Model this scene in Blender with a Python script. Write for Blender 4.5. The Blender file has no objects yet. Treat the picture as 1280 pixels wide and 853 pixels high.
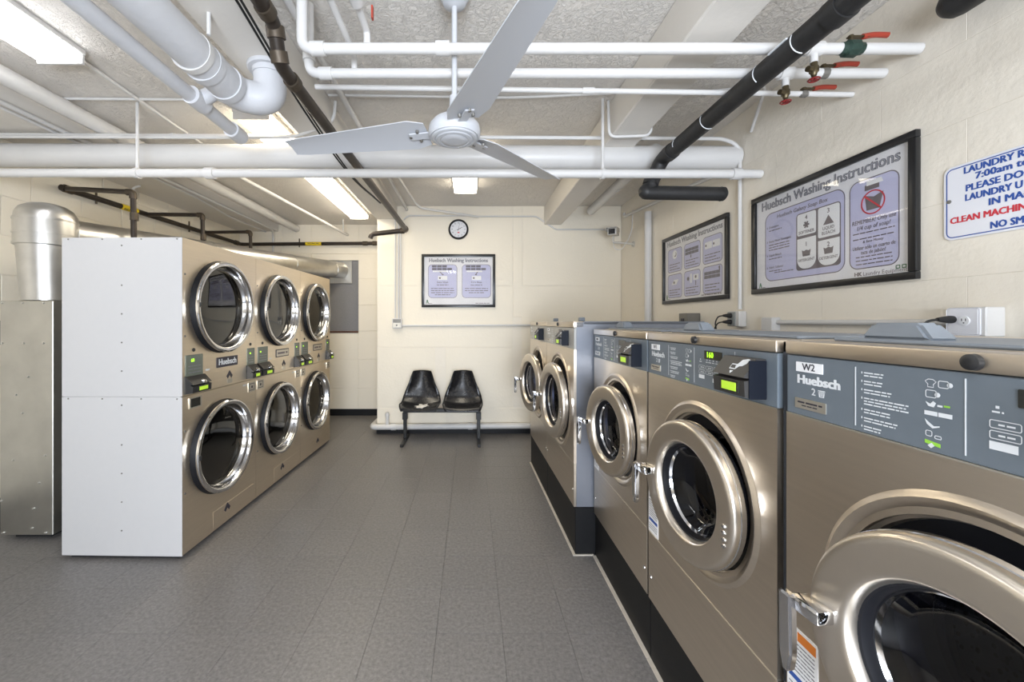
import bpy, bmesh, math, random
from mathutils import Vector, Matrix
from math import sin, cos, pi, radians as R
random.seed(4)
S = bpy.context.scene
COL = S.collection

# ------------------------------------------------------------------ camera, world, light, exposure
cd = bpy.data.cameras.new('camera'); cam = bpy.data.objects.new('camera', cd); COL.objects.link(cam)
cam.location = (0, 0, 1.441); cam.rotation_euler = (R(90), 0, 0)
cd.sensor_width = 36; cd.sensor_fit = 'HORIZONTAL'; cd.lens = 36*500/1280
cd.shift_x = (640-588)/1280; cd.shift_y = -(426.5-402.5)/1280
cd.clip_start = .02
S.camera = cam
S.view_settings.view_transform = 'Standard'; S.view_settings.look = 'None'
S.view_settings.gamma = 1; S.view_settings.use_curve_mapping = False
S.view_settings.exposure = 1.25
W = bpy.data.worlds.new('world'); S.world = W; W.use_nodes = True
W.node_tree.nodes['Background'].inputs[0].default_value = (.8, .88, 1, 1)
W.node_tree.nodes['Background'].inputs[1].default_value = .35
LAMP_NEAR, LAMP_FAR, LAMP_FILL = 5.0, 5.4, 115.0
ld = bpy.data.lights.new('added_fill_light', 'AREA'); ld.shape = 'RECTANGLE'; ld.size = 1.9; ld.size_y = 1.3  # cool fill lamp added behind the camera, out of view
ld.energy = LAMP_FILL; ld.color = (.80, .88, 1)
lo = bpy.data.objects.new('added_fill_light', ld); COL.objects.link(lo)
lo.location = (.2, -2.3, 1.12); lo.rotation_euler = (R(90), 0, 0)

# ------------------------------------------------------------------ materials
def srgb(r, g, b):
    f = lambda c: (c/255/12.92 if c/255 <= .04045 else ((c/255+.055)/1.055)**2.4)
    return (f(r), f(g), f(b))
def mat(name, col, rough=.5, metal=0, bump=None, var=None, emit=0, coat=0, stretch=None, spec=None):
    """bump = (scale, strength, distance); var = (scale, amount) own-colour mottling"""
    m = bpy.data.materials.new(name); m.use_nodes = True
    nt = m.node_tree; b = nt.nodes['Principled BSDF']
    b.inputs['Base Color'].default_value = (*col, 1); b.inputs['Roughness'].default_value = rough
    b.inputs['Metallic'].default_value = metal
    if spec is not None: b.inputs['Specular IOR Level'].default_value = spec
    if coat: b.inputs['Coat Weight'].default_value = coat; b.inputs['Coat Roughness'].default_value = .03
    if emit: b.inputs['Emission Color'].default_value = (*col, 1); b.inputs['Emission Strength'].default_value = emit
    if bump or var:
        tc = nt.nodes.new('ShaderNodeTexCoord'); mp = nt.nodes.new('ShaderNodeMapping')
        nt.links.new(tc.outputs['Object'], mp.inputs[0])
        if stretch: mp.inputs['Scale'].default_value = stretch
    if bump:
        n = nt.nodes.new('ShaderNodeTexNoise'); n.inputs['Scale'].default_value = bump[0]; n.inputs['Detail'].default_value = 5
        bp = nt.nodes.new('ShaderNodeBump'); bp.inputs['Strength'].default_value = bump[1]; bp.inputs['Distance'].default_value = bump[2]
        nt.links.new(mp.outputs[0], n.inputs['Vector']); nt.links.new(n.outputs['Fac'], bp.inputs['Height']); nt.links.new(bp.outputs[0], b.inputs['Normal'])
    if var:
        n2 = nt.nodes.new('ShaderNodeTexNoise'); n2.inputs['Scale'].default_value = var[0]; n2.inputs['Detail'].default_value = 6
        mx = nt.nodes.new('ShaderNodeMixRGB'); mx.inputs[1].default_value = (*[c*(1-var[1]) for c in col], 1); mx.inputs[2].default_value = (*[min(1, c*(1+var[1])) for c in col], 1)
        nt.links.new(mp.outputs[0], n2.inputs['Vector']); nt.links.new(n2.outputs['Fac'], mx.inputs[0]); nt.links.new(mx.outputs[0], b.inputs['Base Color'])
    return m
def plaster(name, col, rough, s1, s2, strength, dist, flakes=False):
    m = mat(name, col, rough); nt = m.node_tree; b = nt.nodes['Principled BSDF']
    ge = nt.nodes.new('ShaderNodeNewGeometry')
    a = nt.nodes.new('ShaderNodeTexNoise'); a.inputs['Scale'].default_value = s1; a.inputs['Detail'].default_value = 8; a.inputs['Roughness'].default_value = .62
    c = nt.nodes.new('ShaderNodeTexNoise'); c.inputs['Scale'].default_value = s2; c.inputs['Detail'].default_value = 3
    ad = nt.nodes.new('ShaderNodeMath'); ad.operation = 'MULTIPLY_ADD'; ad.inputs[1].default_value = .6
    for n in (a, c): nt.links.new(ge.outputs['Position'], n.inputs['Vector'])
    h = a.outputs['Fac']
    if flakes:   # flaked paint: stepped plateaus
        a.inputs['Distortion'].default_value = 1.2
        rp = nt.nodes.new('ShaderNodeValToRGB'); rp.color_ramp.elements[0].position = .46; rp.color_ramp.elements[1].position = .52
        rp.color_ramp.elements.new(.60).color = (.55, .55, .55, 1); rp.color_ramp.elements.new(.64)
        nt.links.new(a.outputs['Fac'], rp.inputs[0]); h = rp.outputs[0]
    nt.links.new(h, ad.inputs[0]); nt.links.new(c.outputs['Fac'], ad.inputs[2])
    bp = nt.nodes.new('ShaderNodeBump'); bp.inputs['Strength'].default_value = strength; bp.inputs['Distance'].default_value = dist
    nt.links.new(ad.outputs[0], bp.inputs['Height']); nt.links.new(bp.outputs[0], b.inputs['Normal'])
    v = nt.nodes.new('ShaderNodeTexNoise'); v.inputs['Scale'].default_value = 1.3; v.inputs['Detail'].default_value = 7
    nt.links.new(ge.outputs['Position'], v.inputs['Vector'])
    mx = nt.nodes.new('ShaderNodeMixRGB'); mx.inputs[1].default_value = (*[k*.93 for k in col], 1); mx.inputs[2].default_value = (*[min(1, k*1.05) for k in col], 1)
    nt.links.new(v.outputs['Fac'], mx.inputs[0]); nt.links.new(mx.outputs[0], b.inputs['Base Color'])
    return m
def tile_mat():
    m = mat('vinyl_tile', (.14, .138, .14), .38, bump=(26, .12, .002)); nt = m.node_tree; b = nt.nodes['Principled BSDF']
    ge = nt.nodes.new('ShaderNodeNewGeometry'); oi = nt.nodes.new('ShaderNodeObjectInfo')
    n = nt.nodes.new('ShaderNodeTexNoise'); n.inputs['Scale'].default_value = 60; n.inputs['Detail'].default_value = 6; n.inputs['Roughness'].default_value = .75
    nt.links.new(ge.outputs['Position'], n.inputs['Vector'])
    rp = nt.nodes.new('ShaderNodeValToRGB')
    rp.color_ramp.elements[0].position = .30; rp.color_ramp.elements[0].color = (.095, .089, .086, 1)
    rp.color_ramp.elements[1].position = .70; rp.color_ramp.elements[1].color = (.228, .215, .207, 1)
    nt.links.new(n.outputs['Fac'], rp.inputs[0])
    k = nt.nodes.new('ShaderNodeMath'); k.operation = 'MULTIPLY_ADD'; k.inputs[1].default_value = .06; k.inputs[2].default_value = .97
    nt.links.new(oi.outputs['Random'], k.inputs[0])
    mx = nt.nodes.new('ShaderNodeMixRGB'); mx.blend_type = 'MULTIPLY'; mx.inputs[0].default_value = 1
    nt.links.new(rp.outputs[0], mx.inputs[1]); nt.links.new(k.outputs[0], mx.inputs[2]); nt.links.new(mx.outputs[0], b.inputs['Base Color'])
    return m
def glass_mat(name, tint, ior, rough=.02):
    m = bpy.data.materials.new(name); m.use_nodes = True; nt = m.node_tree
    nt.nodes.remove(nt.nodes['Principled BSDF']); out = nt.nodes['Material Output']
    t = nt.nodes.new('ShaderNodeBsdfTransparent'); t.inputs[0].default_value = (*tint, 1)
    g = nt.nodes.new('ShaderNodeBsdfGlossy'); g.inputs['Roughness'].default_value = rough
    f = nt.nodes.new('ShaderNodeFresnel'); f.inputs[0].default_value = ior
    x = nt.nodes.new('ShaderNodeMixShader')
    ge = nt.nodes.new('ShaderNodeNewGeometry'); fr = nt.nodes.new('ShaderNodeMath'); fr.operation = 'SUBTRACT'; fr.inputs[0].default_value = 1
    ml = nt.nodes.new('ShaderNodeMath'); ml.operation = 'MULTIPLY'   # only the outer face of the pane mirrors
    nt.links.new(ge.outputs['Backfacing'], fr.inputs[1]); nt.links.new(fr.outputs[0], ml.inputs[0]); nt.links.new(f.outputs[0], ml.inputs[1])
    nt.links.new(ml.outputs[0], x.inputs[0]); nt.links.new(t.outputs[0], x.inputs[1]); nt.links.new(g.outputs[0], x.inputs[2]); nt.links.new(x.outputs[0], out.inputs[0])
    return m
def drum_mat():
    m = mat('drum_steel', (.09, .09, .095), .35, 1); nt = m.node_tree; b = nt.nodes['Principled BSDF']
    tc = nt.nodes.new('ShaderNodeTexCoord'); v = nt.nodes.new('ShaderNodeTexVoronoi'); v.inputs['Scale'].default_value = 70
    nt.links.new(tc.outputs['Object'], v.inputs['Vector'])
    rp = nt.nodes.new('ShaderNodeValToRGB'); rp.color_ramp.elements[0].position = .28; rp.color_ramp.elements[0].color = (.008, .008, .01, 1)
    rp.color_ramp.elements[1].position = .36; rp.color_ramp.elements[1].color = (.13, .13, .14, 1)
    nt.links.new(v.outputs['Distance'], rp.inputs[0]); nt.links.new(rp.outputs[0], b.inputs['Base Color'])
    return m
M = dict(
 wall=plaster('wall_paint', (.85, .785, .675), .6, 14, 3.2, .5, .012),
 block=plaster('block_paint', (.85, .78, .65), .5, 30, 5, .5, .009),
 ceil=plaster('ceiling_paint', (.81, .765, .705), .40, 20, 60, .8, .008, True),
 beam=plaster('beam_paint', (.76, .72, .66), .6, 22, 4, .35, .006),
 tile=tile_mat(), grout=mat('tile_joint', (.05, .05, .05), .8, bump=(40, .2, .002)),
 pipe=mat('white_pipe_paint', (.66, .645, .625), .38, bump=(22, .35, .006), var=(6, .05)),
 pipelag=mat('white_pipe_lagging', (.60, .60, .615), .5, bump=(30, .4, .006), var=(6, .05)),
 dark=mat('bronze_iron', (.045, .035, .028), .42, .5, bump=(60, .3, .002), var=(12, .4)),
 fit=mat('iron_fitting', (.09, .07, .05), .5, .6, bump=(70, .4, .002), var=(20, .4)),
 black=mat('black_lagging', (.022, .0215, .0215), .5, 0, bump=(50, .4, .004), var=(15, .45), spec=.4),
 steel=mat('brushed_steel', (.66, .58, .48), .33, .97, bump=(35, .05, .0015), var=(4, .09), stretch=(1, 1, 18)),
 steel_dry=mat('champagne_steel', (.80, .70, .565), .36, .97, bump=(30, .06, .0015), var=(4, .08), stretch=(1, 1, 16)),
 ring=mat('satin_steel', (.70, .63, .54), .30, .97, bump=(120, .04, .0008), var=(12, .08)),
 chrome=mat('chrome', (.66, .66, .67), .08, 1, bump=(30, .02, .0006)),
 galv=mat('galvanised_sheet', (.62, .61, .585), .33, 1, bump=(7, .12, .006), var=(9, .18)),
 galvbox=mat('galvanised_box', (.52, .505, .46), .40, 1, bump=(5, .12, .006), var=(6, .2)),
 white=mat('white_enamel', (.50, .49, .485), .42, bump=(120, .04, .0006), var=(30, .02)),
 bluepanel=mat('blue_grey_plastic', (.135, .16, .185), .42, bump=(220, .05, .0004), var=(40, .05)),
 greypanel=mat('grey_overlay', (.42, .41, .385), .42, bump=(220, .04, .0004), var=(40, .05)),
 blueside=mat('blue_grey_enamel', (.20, .213, .245), .34, .35, bump=(60, .06, .0008), var=(5, .12)),
 lid=mat('blue_grey_lid', (.205, .228, .258), .45, bump=(160, .08, .0006), var=(20, .06)),
 rubber=mat('black_rubber', (.008, .008, .010), .5, bump=(90, .1, .0008), spec=.25),
 blk=mat('black_plastic', (.018, .018, .019), .35, bump=(200, .08, .0004)),
 reader=mat('dark_grey_plastic', (.032, .029, .027), .45, bump=(200, .08, .0004)),
 navy=mat('blue_black_plastic', (.005, .007, .013), .5, bump=(200, .08, .0004), spec=.2),
 plinth=mat('black_plinth_paint', (.007, .007, .0075), .5, bump=(40, .12, .001), var=(20, .3), spec=.25),
 caulk=mat('caulk_line', (.50, .45, .38), .7, bump=(60, .3, .002), var=(25, .25)),
 drum=drum_mat(), drumrim=mat('drum_rim', (.45, .46, .5), .2, 1, bump=(80, .04, .0006)),
 dryint=mat('dryer_drum', (.16, .15, .135), .45, .6, bump=(90, .15, .001)),
 dglass=glass_mat('dryer_glass', (.60, .585, .55), 1.9), wglass=glass_mat('washer_glass', (.50, .53, .62), 1.5), pglass=glass_mat('poster_glass', (.97, .97, .97), 1.5),
 print=mat('white_print', (.72, .74, .76), .5, bump=(200, .03, .0003)), ink=mat('dark_print', (.035, .032, .045), .5, bump=(200, .03, .0003)),
 greyink=mat('grey_print', (.16, .15, .18), .5, bump=(200, .03, .0003)), brownink=mat('brown_print', (.17, .145, .155), .5, bump=(200, .03, .0003)),
 paper=mat('poster_paper', (.82, .81, .83), .5, bump=(8, .02, .001), var=(5, .10)), lilac=mat('lilac_print', (.56, .56, .76), .5, bump=(200, .03, .0003), var=(3, .05)),
 whitep=mat('white_panel_print', (.86, .86, .87), .5, bump=(200, .03, .0003)), titlegrey=mat('title_grey_print', (.33, .33, .37), .5, bump=(200, .03, .0003)), redink=mat('red_print', (.62, .04, .06), .5, bump=(200, .03, .0003)),
 blueink=mat('blue_print', (.03, .09, .36), .5, bump=(200, .03, .0003)), greenink=mat('green_print', (.05, .17, .06), .5, bump=(200, .03, .0003)),
 orange=mat('orange_print', (.75, .22, .03), .5, bump=(200, .03, .0003)), limeink=mat('lime_print', (.30, .62, .06), .5, bump=(200, .03, .0003)),
 signw=mat('sign_white', (.80, .80, .84), .35, bump=(60, .03, .0004)), frame=mat('black_frame', (.012, .012, .013), .3, bump=(120, .06, .0004)),
 lcd=mat('lime_display', (.33, .52, .03), .4, emit=.3, bump=(200, .02, .0003)), led=mat('green_led', (.36, .85, .02), .4, emit=.8, bump=(200, .02, .0003)),
 dispgrey=mat('display_window', (.13, .15, .12), .2, bump=(200, .03, .0003)), dispblk=mat('dark_window', (.02, .02, .016), .2, bump=(200, .03, .0003)),
 plate=mat('metal_plate', (.62, .58, .5), .3, .8, bump=(120, .04, .0004)), seat=mat('black_shell', (.013, .013, .015), .24, bump=(70, .12, .001), var=(18, .5)),
 blkmetal=mat('black_metal', (.012, .012, .012), .38, .2, bump=(120, .1, .0006)), paperw=mat('scrap_paper', (.75, .73, .7), .7, bump=(60, .4, .003)),
 fan=mat('fan_enamel', (.54, .55, .575), .4, bump=(60, .05, .0008)), cord=mat('black_cord', (.012, .012, .012), .5, bump=(90, .1, .0006)),
 green=mat('green_valve_paint', (.022, .05, .038), .45, .2, bump=(80, .4, .002), var=(40, .6)), red=mat('red_grip', (.36, .045, .025), .45, bump=(80, .1, .0008), var=(20, .15)),
 wheel=mat('red_wheel_paint', (.22, .02, .02), .4, .2, bump=(80, .2, .001)), brass=mat('tarnished_brass', (.12, .095, .055), .4, .8, bump=(80, .3, .0015), var=(20, .3)),
 yellow=mat('yellow_tape', (.85, .62, .02), .45, bump=(60, .05, .0005)), mesh=mat('grey_mesh', (.22, .215, .22), .7, bump=(160, .8, .004), var=(160, .4)),
 rust=mat('rusty_ledge', (.10, .045, .03), .7, bump=(60, .4, .003), var=(12, .5)), cambody=mat('camera_housing', (.58, .55, .50), .4, bump=(120, .05, .0005)),
 greybox=mat('grey_steel_box', (.22, .21, .19), .42, .5, bump=(60, .1, .0008), var=(9, .2)), outgrey=mat('outlet_grey', (.30, .31, .30), .5, bump=(120, .05, .0005)),
 bb=mat('black_baseboard', (.008, .008, .009), .5, bump=(40, .1, .001), spec=.25), clockface=mat('clock_face', (.72, .72, .75), .5, bump=(120, .03, .0004)),
)
def emat(name, col, s):
    m = mat(name, col, .4, bump=(90, .03, .0005)); b = m.node_tree.nodes['Principled BSDF']
    b.inputs['Emission Color'].default_value = (*col, 1); b.inputs['Emission Strength'].default_value = s; return m
M['tube_near'] = emat('lens_cool', (.97, .98, 1), LAMP_NEAR); M['tube_added'] = emat('lens_added_cool', (.88, .94, 1), 9.0); M['tube_far'] = emat('lens_warm', (1, .91, .74), LAMP_FAR)

# ------------------------------------------------------------------ mesh helpers
def B(): return bmesh.new()
def box(bm, x0, x1, y0, y1, z0, z1, bev=0, seg=1):
    vs = [bm.verts.new((x, y, z)) for x in (x0, x1) for y in (y0, y1) for z in (z0, z1)]
    fs = [bm.faces.new([vs[i] for i in q]) for q in ((0, 1, 3, 2), (4, 6, 7, 5), (0, 4, 5, 1), (2, 3, 7, 6), (0, 2, 6, 4), (1, 5, 7, 3))]
    if bev:
        es = list({e for f in fs for e in f.edges})
        bmesh.ops.bevel(bm, geom=es, offset=bev, segments=seg, profile=.5, affect='EDGES')
    return bm
def bend(pts, rad, n=6):
    pts = [Vector(p) for p in pts]; out = [pts[0]]
    for i in range(1, len(pts)-1):
        a, b, c = pts[i-1], pts[i], pts[i+1]
        d1 = (a-b); d2 = (c-b); r = min(rad, d1.length*.49, d2.length*.49)
        p, q = b+d1.normalized()*r, b+d2.normalized()*r
        for k in range(n+1):
            t = k/n; out.append(p*(1-t)**2+b*2*t*(1-t)+q*t*t)
    out.append(pts[-1]); return out
def tube(bm, pts, r, seg=14, rad=None, cap=True):
    pts = bend(pts, rad if rad else r*2.2) if len(pts) > 2 else [Vector(p) for p in pts]
    rings = []; prev = None
    for i, p in enumerate(pts):
        t = (pts[min(i+1, len(pts)-1)]-pts[max(i-1, 0)]).normalized()
        if prev is None:
            a = Vector((0, 0, 1)) if abs(t.z) < .9 else Vector((1, 0, 0)); u = t.cross(a).normalized()
        else:
            u = (prev - t*prev.dot(t)).normalized()
        prev = u; v = t.cross(u); rr = r[i] if isinstance(r, (list, tuple)) else r
        rings.append([bm.verts.new(p+(u*cos(2*pi*k/seg)+v*sin(2*pi*k/seg))*rr) for k in range(seg)])
    for a, b in zip(rings, rings[1:]):
        for k in range(seg): bm.faces.new((a[k], a[(k+1) % seg], b[(k+1) % seg], b[k]))
    if cap: bm.faces.new(rings[0][::-1]); bm.faces.new(rings[-1])
    return bm
def lathe(bm, prof, o=(0, 0, 0), axis='y', seg=48, closed=False):
    """prof: (radius, height along axis)"""
    rings = []
    for r, h in prof:
        ring = []
        for k in range(seg):
            a = 2*pi*k/seg; c, s = r*cos(a), r*sin(a)
            p = {'y': (c, h, s), 'z': (c, s, h), 'x': (h, c, s)}[axis]
            ring.append(bm.verts.new((p[0]+o[0], p[1]+o[1], p[2]+o[2])))
        rings.append(ring)
    pr = list(zip(rings, rings[1:])) + ([(rings[-1], rings[0])] if closed else [])
    for a, b in pr:
        for k in range(seg): bm.faces.new((a[k], a[(k+1) % seg], b[(k+1) % seg], b[k]))
    if not closed:
        for ring, (r, h) in ((rings[0], prof[0]), (rings[-1], prof[-1])):
            if r <= .0021: bm.faces.new(ring)
    bmesh.ops.recalc_face_normals(bm, faces=bm.faces[:])
    return bm
def disc(bm, r, y0, y1, o=(0, 0), seg=28, sz=1):
    return plate(bm, [(o[0]+r*cos(2*pi*k/seg), o[1]+r*sz*sin(2*pi*k/seg)) for k in range(seg)], y0, y1)
def plate(bm, poly, y0, y1):
    """flat shape in x,z between y0 (front) and y1 (back)"""
    a = [bm.verts.new((x, y0, z)) for x, z in poly]; b = [bm.verts.new((x, y1, z)) for x, z in poly]; n = len(poly)
    bm.faces.new(a); bm.faces.new(b[::-1])
    for k in range(n): bm.faces.new((a[k], b[k], b[(k+1) % n], a[(k+1) % n]))
    return bm
def rr(x0, x1, z0, z1, r, n=6):
    out = []
    for cx, cz, a0 in ((x1-r, z1-r, 0), (x0+r, z1-r, 90), (x0+r, z0+r, 180), (x1-r, z0+r, 270)):
        out += [(cx+r*cos(R(a0+90*k/n)), cz+r*sin(R(a0+90*k/n))) for k in range(n+1)]
    return out
def outline(bm, poly, wd, y0, y1):
    cx = sum(p[0] for p in poly)/len(poly); cz = sum(p[1] for p in poly)/len(poly); n = len(poly)
    inn = []
    for k in range(n):
        p, q, r_ = Vector(poly[k-1]), Vector(poly[k]), Vector(poly[(k+1) % n])
        t = (r_-p); t = t.normalized() if t.length else Vector((1, 0)); nn = Vector((-t.y, t.x))
        if nn.dot(Vector((cx, cz))-q) < 0: nn = -nn
        inn.append(q+nn*wd)
    A = [bm.verts.new((x, y0, z)) for x, z in poly]; Bv = [bm.verts.new((p.x, y0, p.y)) for p in inn]
    for k in range(n): bm.faces.new((A[k], A[(k+1) % n], Bv[(k+1) % n], Bv[k]))
    return bm
def holed(bm, x0, x1, z0, z1, cx, cz, r, y0, y1, seg=64):
    angs = sorted([2*pi*k/seg for k in range(seg)]+[math.atan2(z-cz, x-cx) % (2*pi) for x in (x0, x1) for z in (z0, z1)])
    def edge(a):
        c, s = cos(a), sin(a); t = 1e9
        if c > 1e-9: t = min(t, (x1-cx)/c)
        if c < -1e-9: t = min(t, (x0-cx)/c)
        if s > 1e-9: t = min(t, (z1-cz)/s)
        if s < -1e-9: t = min(t, (z0-cz)/s)
        return cx+c*t, cz+s*t
    n = len(angs); I = [(cx+r*cos(a), cz+r*sin(a)) for a in angs]; O = [edge(a) for a in angs]
    v = [[bm.verts.new((p[0], y, p[1])) for p in q] for q in (I, O) for y in (y0, y1)]
    i0, i1, o0, o1 = v
    for k in range(n):
        j = (k+1) % n
        bm.faces.new((i0[k], i0[j], o0[j], o0[k])); bm.faces.new((i1[k], o1[k], o1[j], i1[j]))
        bm.faces.new((i0[k], i1[k], i1[j], i0[j])); bm.faces.new((o0[k], o0[j], o1[j], o1[k]))
    return bm
def text(bm, s, x, z, cap, y, align='LEFT', bold=0, width=None, skew=0):
    """flat lettering facing -y; bold thickens the strokes by overlaying shifted copies"""
    cu = bpy.data.curves.new('t', 'FONT'); cu.body = s; cu.size = cap/.727; cu.align_x = align; cu.align_y = 'CENTER'
    cu.resolution_u = 2; cu.shear = skew
    ob = bpy.data.objects.new('t', cu); me = bpy.data.meshes.new_from_object(ob)
    if me.vertices:
        xs = [v.co.x for v in me.vertices]; sx = 1
        if width: sx = (width-2*bold)/max(1e-6, max(xs)-min(xs))
        x0 = x+(bold if align == 'LEFT' else 0)
        me.transform(Matrix(((sx, 0, 0, x0), (0, 0, -1, y), (0, 1, 0, z), (0, 0, 0, 1))))
        bm.from_mesh(me)
        if bold > 0:
            for k, (dx, dz) in enumerate(((-1, .35), (1, -.35), (-1, -.35), (1, .35), (0, .5))):
                m2 = me.copy(); m2.transform(Matrix.Translation((dx*bold, -.00003*(k+1), dz*bold))); bm.from_mesh(m2); bpy.data.meshes.remove(m2)
    bpy.data.meshes.remove(me); bpy.data.objects.remove(ob); bpy.data.curves.remove(cu)
    return bm
def bar(bm, x0, x1, z, h, y, t=.0003): return plate(bm, [(x0, z-h/2), (x1, z-h/2), (x1, z+h/2), (x0, z+h/2)], y, y+t)
def smalltext(bm, x0, x1, z, h, y, seed=0):
    """print too small to read: short word-long strokes"""
    rnd = random.Random(seed+int(x0*999)+int(z*9999)); x = x0
    while x < x1-.3*h:
        w = min(x1-x, h*rnd.uniform(1.5, 5)); bar(bm, x, x+w, z, h*.62, y); x += w+h*.55
def link(name, bm, m, parent=None, loc=None, rot=None, label=None, smooth=35, kind=None):
    me = bpy.data.meshes.new(name)
    bmesh.ops.recalc_face_normals(bm, faces=bm.faces[:]) if kind != 'print' else None
    bm.to_mesh(me); bm.free(); me.materials.append(M[m])
    if smooth:
        for p in me.polygons: p.use_smooth = True
        me.set_sharp_from_angle(angle=R(smooth))
    o = bpy.data.objects.new(name, me); COL.objects.link(o)
    if parent: o.parent = parent
    if loc: o.location = loc
    if rot: o.rotation_euler = rot
    if label: o['label'] = label
    if kind: o['kind'] = 'stuff' if kind == 'print' else kind
    return o
def thing(name, label, cat, loc=(0, 0, 0), rz=0, group=None):
    o = bpy.data.objects.new(name, None); COL.objects.link(o); o.empty_display_size = .1
    o.location = loc; o.rotation_euler = (0, 0, rz); o['label'] = label; o['category'] = cat
    if group: o['group'] = group
    return o
def tag(o, label, cat, group=None):
    o['label'] = label; o['category'] = cat
    if group: o['group'] = group
    return o
def struct(name, bm, m, parent=None, smooth=0): return link(name, bm, m, parent, smooth=smooth, kind='structure')
RW, LEFT = -pi/2, pi/2     # turn a front that looks to -y towards the room from the right / left row

# ------------------------------------------------------------------ the room
XL, XR, YB, YREC, ZC, YF = -3.56, 1.95, 5.17, 6.16, 2.94, -2.4
fl = struct('floor', box(B(), XL-.15, XR+.15, YF-.15, 6.4, -.12, -.006), 'grout')
T = .3048; tm = None
for i in range(15):
    for j in range(17):
        x = .757-T*(i+1); y = 1.24+T*j
        if x+T < XL+.02 or (x < -2.1 and y > 2.55 and y+T < 4.8): continue
        if tm is None:
            o = link('tile', box(B(), .0004, T-.0004, .0004, T-.0004, -.006, 0, .0006), 'tile', fl, smooth=0); tm = o
        else: o = tm.copy(); COL.objects.link(o)
        o.location = (x, y, random.uniform(-.0003, .0003)*.5)
link('floor_covering', box(B(), .757, XR, YF, 6.16, -.006, -.0005), 'tile', fl, smooth=0)
link('floor_covering', box(B(), XL, .757, YF, 1.24, -.006, -.0002), 'tile', fl, smooth=0)
struct('ceiling', box(B(), XL-.15, XR+.15, YF-.15, 6.4, ZC, ZC+.1), 'ceil')
wr = struct('wall_right', box(B(), XR+.002, XR+.15, YF, 6.4, 0, ZC), 'wall')
wl = struct('wall_left', box(B(), XL-.15, XL-.004, YF, 6.4, 0, ZC), 'wall')
wb = struct('wall_back', box(B(), -1.205, XR, YB+.004, 6.4, 0, ZC), 'wall')
wq = struct('wall_alcove', box(B(), XL, -1.2, YREC+.06, 6.4, 0, ZC), 'wall')
# near wall (behind the camera), its open doorway added to frame the fill lamp
bm = B(); box(bm, XL, -.8, YF-.15, YF, 0, ZC); box(bm, 1.2, XR, YF-.15, YF, 0, ZC); box(bm, -.8, 1.2, YF-.15, YF, 2.05, ZC)
struct('wall_front', bm, 'wall')
bm = B(); box(bm, -.8, -.76, YF-.14, YF+.01, 0, 2.05); box(bm, 1.16, 1.2, YF-.14, YF+.01, 0, 2.05); box(bm, -.76, 1.16, YF-.14, YF+.01, 2.01, 2.05)
struct('added_door_1', bm, 'white')  # frame of the added doorway, unseen, around the fill lamp
def blocks(parent, fr, us, zs, stagger=0, d=.004, j=.004, skip=None, rel=0, m='block'):
    """painted blocks proud of a wall; fr(u, z, n) -> world point"""
    for r_, (z0, z1) in enumerate(zip(zs, zs[1:])):
        off = stagger if r_ % 2 else 0
        for u0, u1 in zip(us, us[1:]):
            a, b = u0+off, min(u1+off, us[-1])
            if b-a < .05 or (skip and skip(a, b, z0, z1)): continue
            dd = d+random.uniform(0, rel)
            p, q = fr(a+j/2, z0+j/2, 0), fr(b-j/2, z1-j/2, dd)
            lo_, hi = [min(s, t) for s, t in zip(p, q)], [max(s, t) for s, t in zip(p, q)]
            link('block', box(B(), lo_[0], hi[0], lo_[1], hi[1], lo_[2], hi[2], min(.003, d*.7)), m, parent, smooth=0)
back = lambda u, z, n: (u, YB+.004-n, z)
for us, z0, z1 in (([-1.203, .545], 1.908, ZC), ([.675, 1.945], 1.908, ZC), ([.55, .67], 1.5, ZC),
                   ([-1.203, .545], 1.112, 1.904), ([.66, 1.945], 1.112, 1.904), ([-1.203, -.455], .335, 1.108), ([-.32, .545], .335, 1.108),
                   ([.66, 1.945], .335, 1.108), ([-1.203, -.32], 0, .331), ([-.315, .9], 0, .331), ([.905, 1.945], 0, .331)):
    blocks(wb, back, us, [z0, z1])
alc = lambda u, z, n: (u, YREC+.06-n, z)
WX0, WX1, WZ0, WZ1 = -2.45, -1.725, 1.30, 2.49
blocks(wq, alc, [XL, -2.9, WX0], [0, .42, .86, WZ0, 1.7, 2.1, WZ1, ZC], 0, .06, .0012)
blocks(wq, alc, [WX1, -1.203], [0, .42, .86, WZ0, 1.7, 2.1, WZ1, ZC], 0, .06, .0012)
blocks(wq, alc, [WX0, WX1], [0, .42, .86, WZ0-.03], 0, .06, .0012); blocks(wq, alc, [WX0, WX1], [WZ1, ZC], 0, .06, .0012)
lft = lambda u, z, n: (XL-.004+n, u, z)
blocks(wl, lft, [2.4+.42*k for k in range(9)]+[6.155], [.3*k for k in range(10)]+[ZC], .21, .004, .006, rel=.006)
rgt = lambda u, z, n: (XR+.002-n, u, z)
blocks(wr, rgt, [.6+.65*k for k in range(7)]+[5.16], [1.0, 1.31, 1.62, 1.93, 2.24, 2.55, ZC], .32, .0014, .0012, rel=.0010, m='wall')
# window opening with a mesh panel behind the dryers
wi = struct('window_1', box(B(), WX0, WX1, YREC+.045, YREC+.06, WZ0, WZ1), 'mesh')
link('window_frame', box(B(), WX0, WX1, YREC+.01, YREC+.045, WZ1-.10, WZ1, .003), 'block', wi)
link('window_sill', box(B(), WX0, WX1+.0, YREC-.012, YREC+.06, WZ0-.03, WZ0-.002, .003), 'rust', wi)
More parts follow.
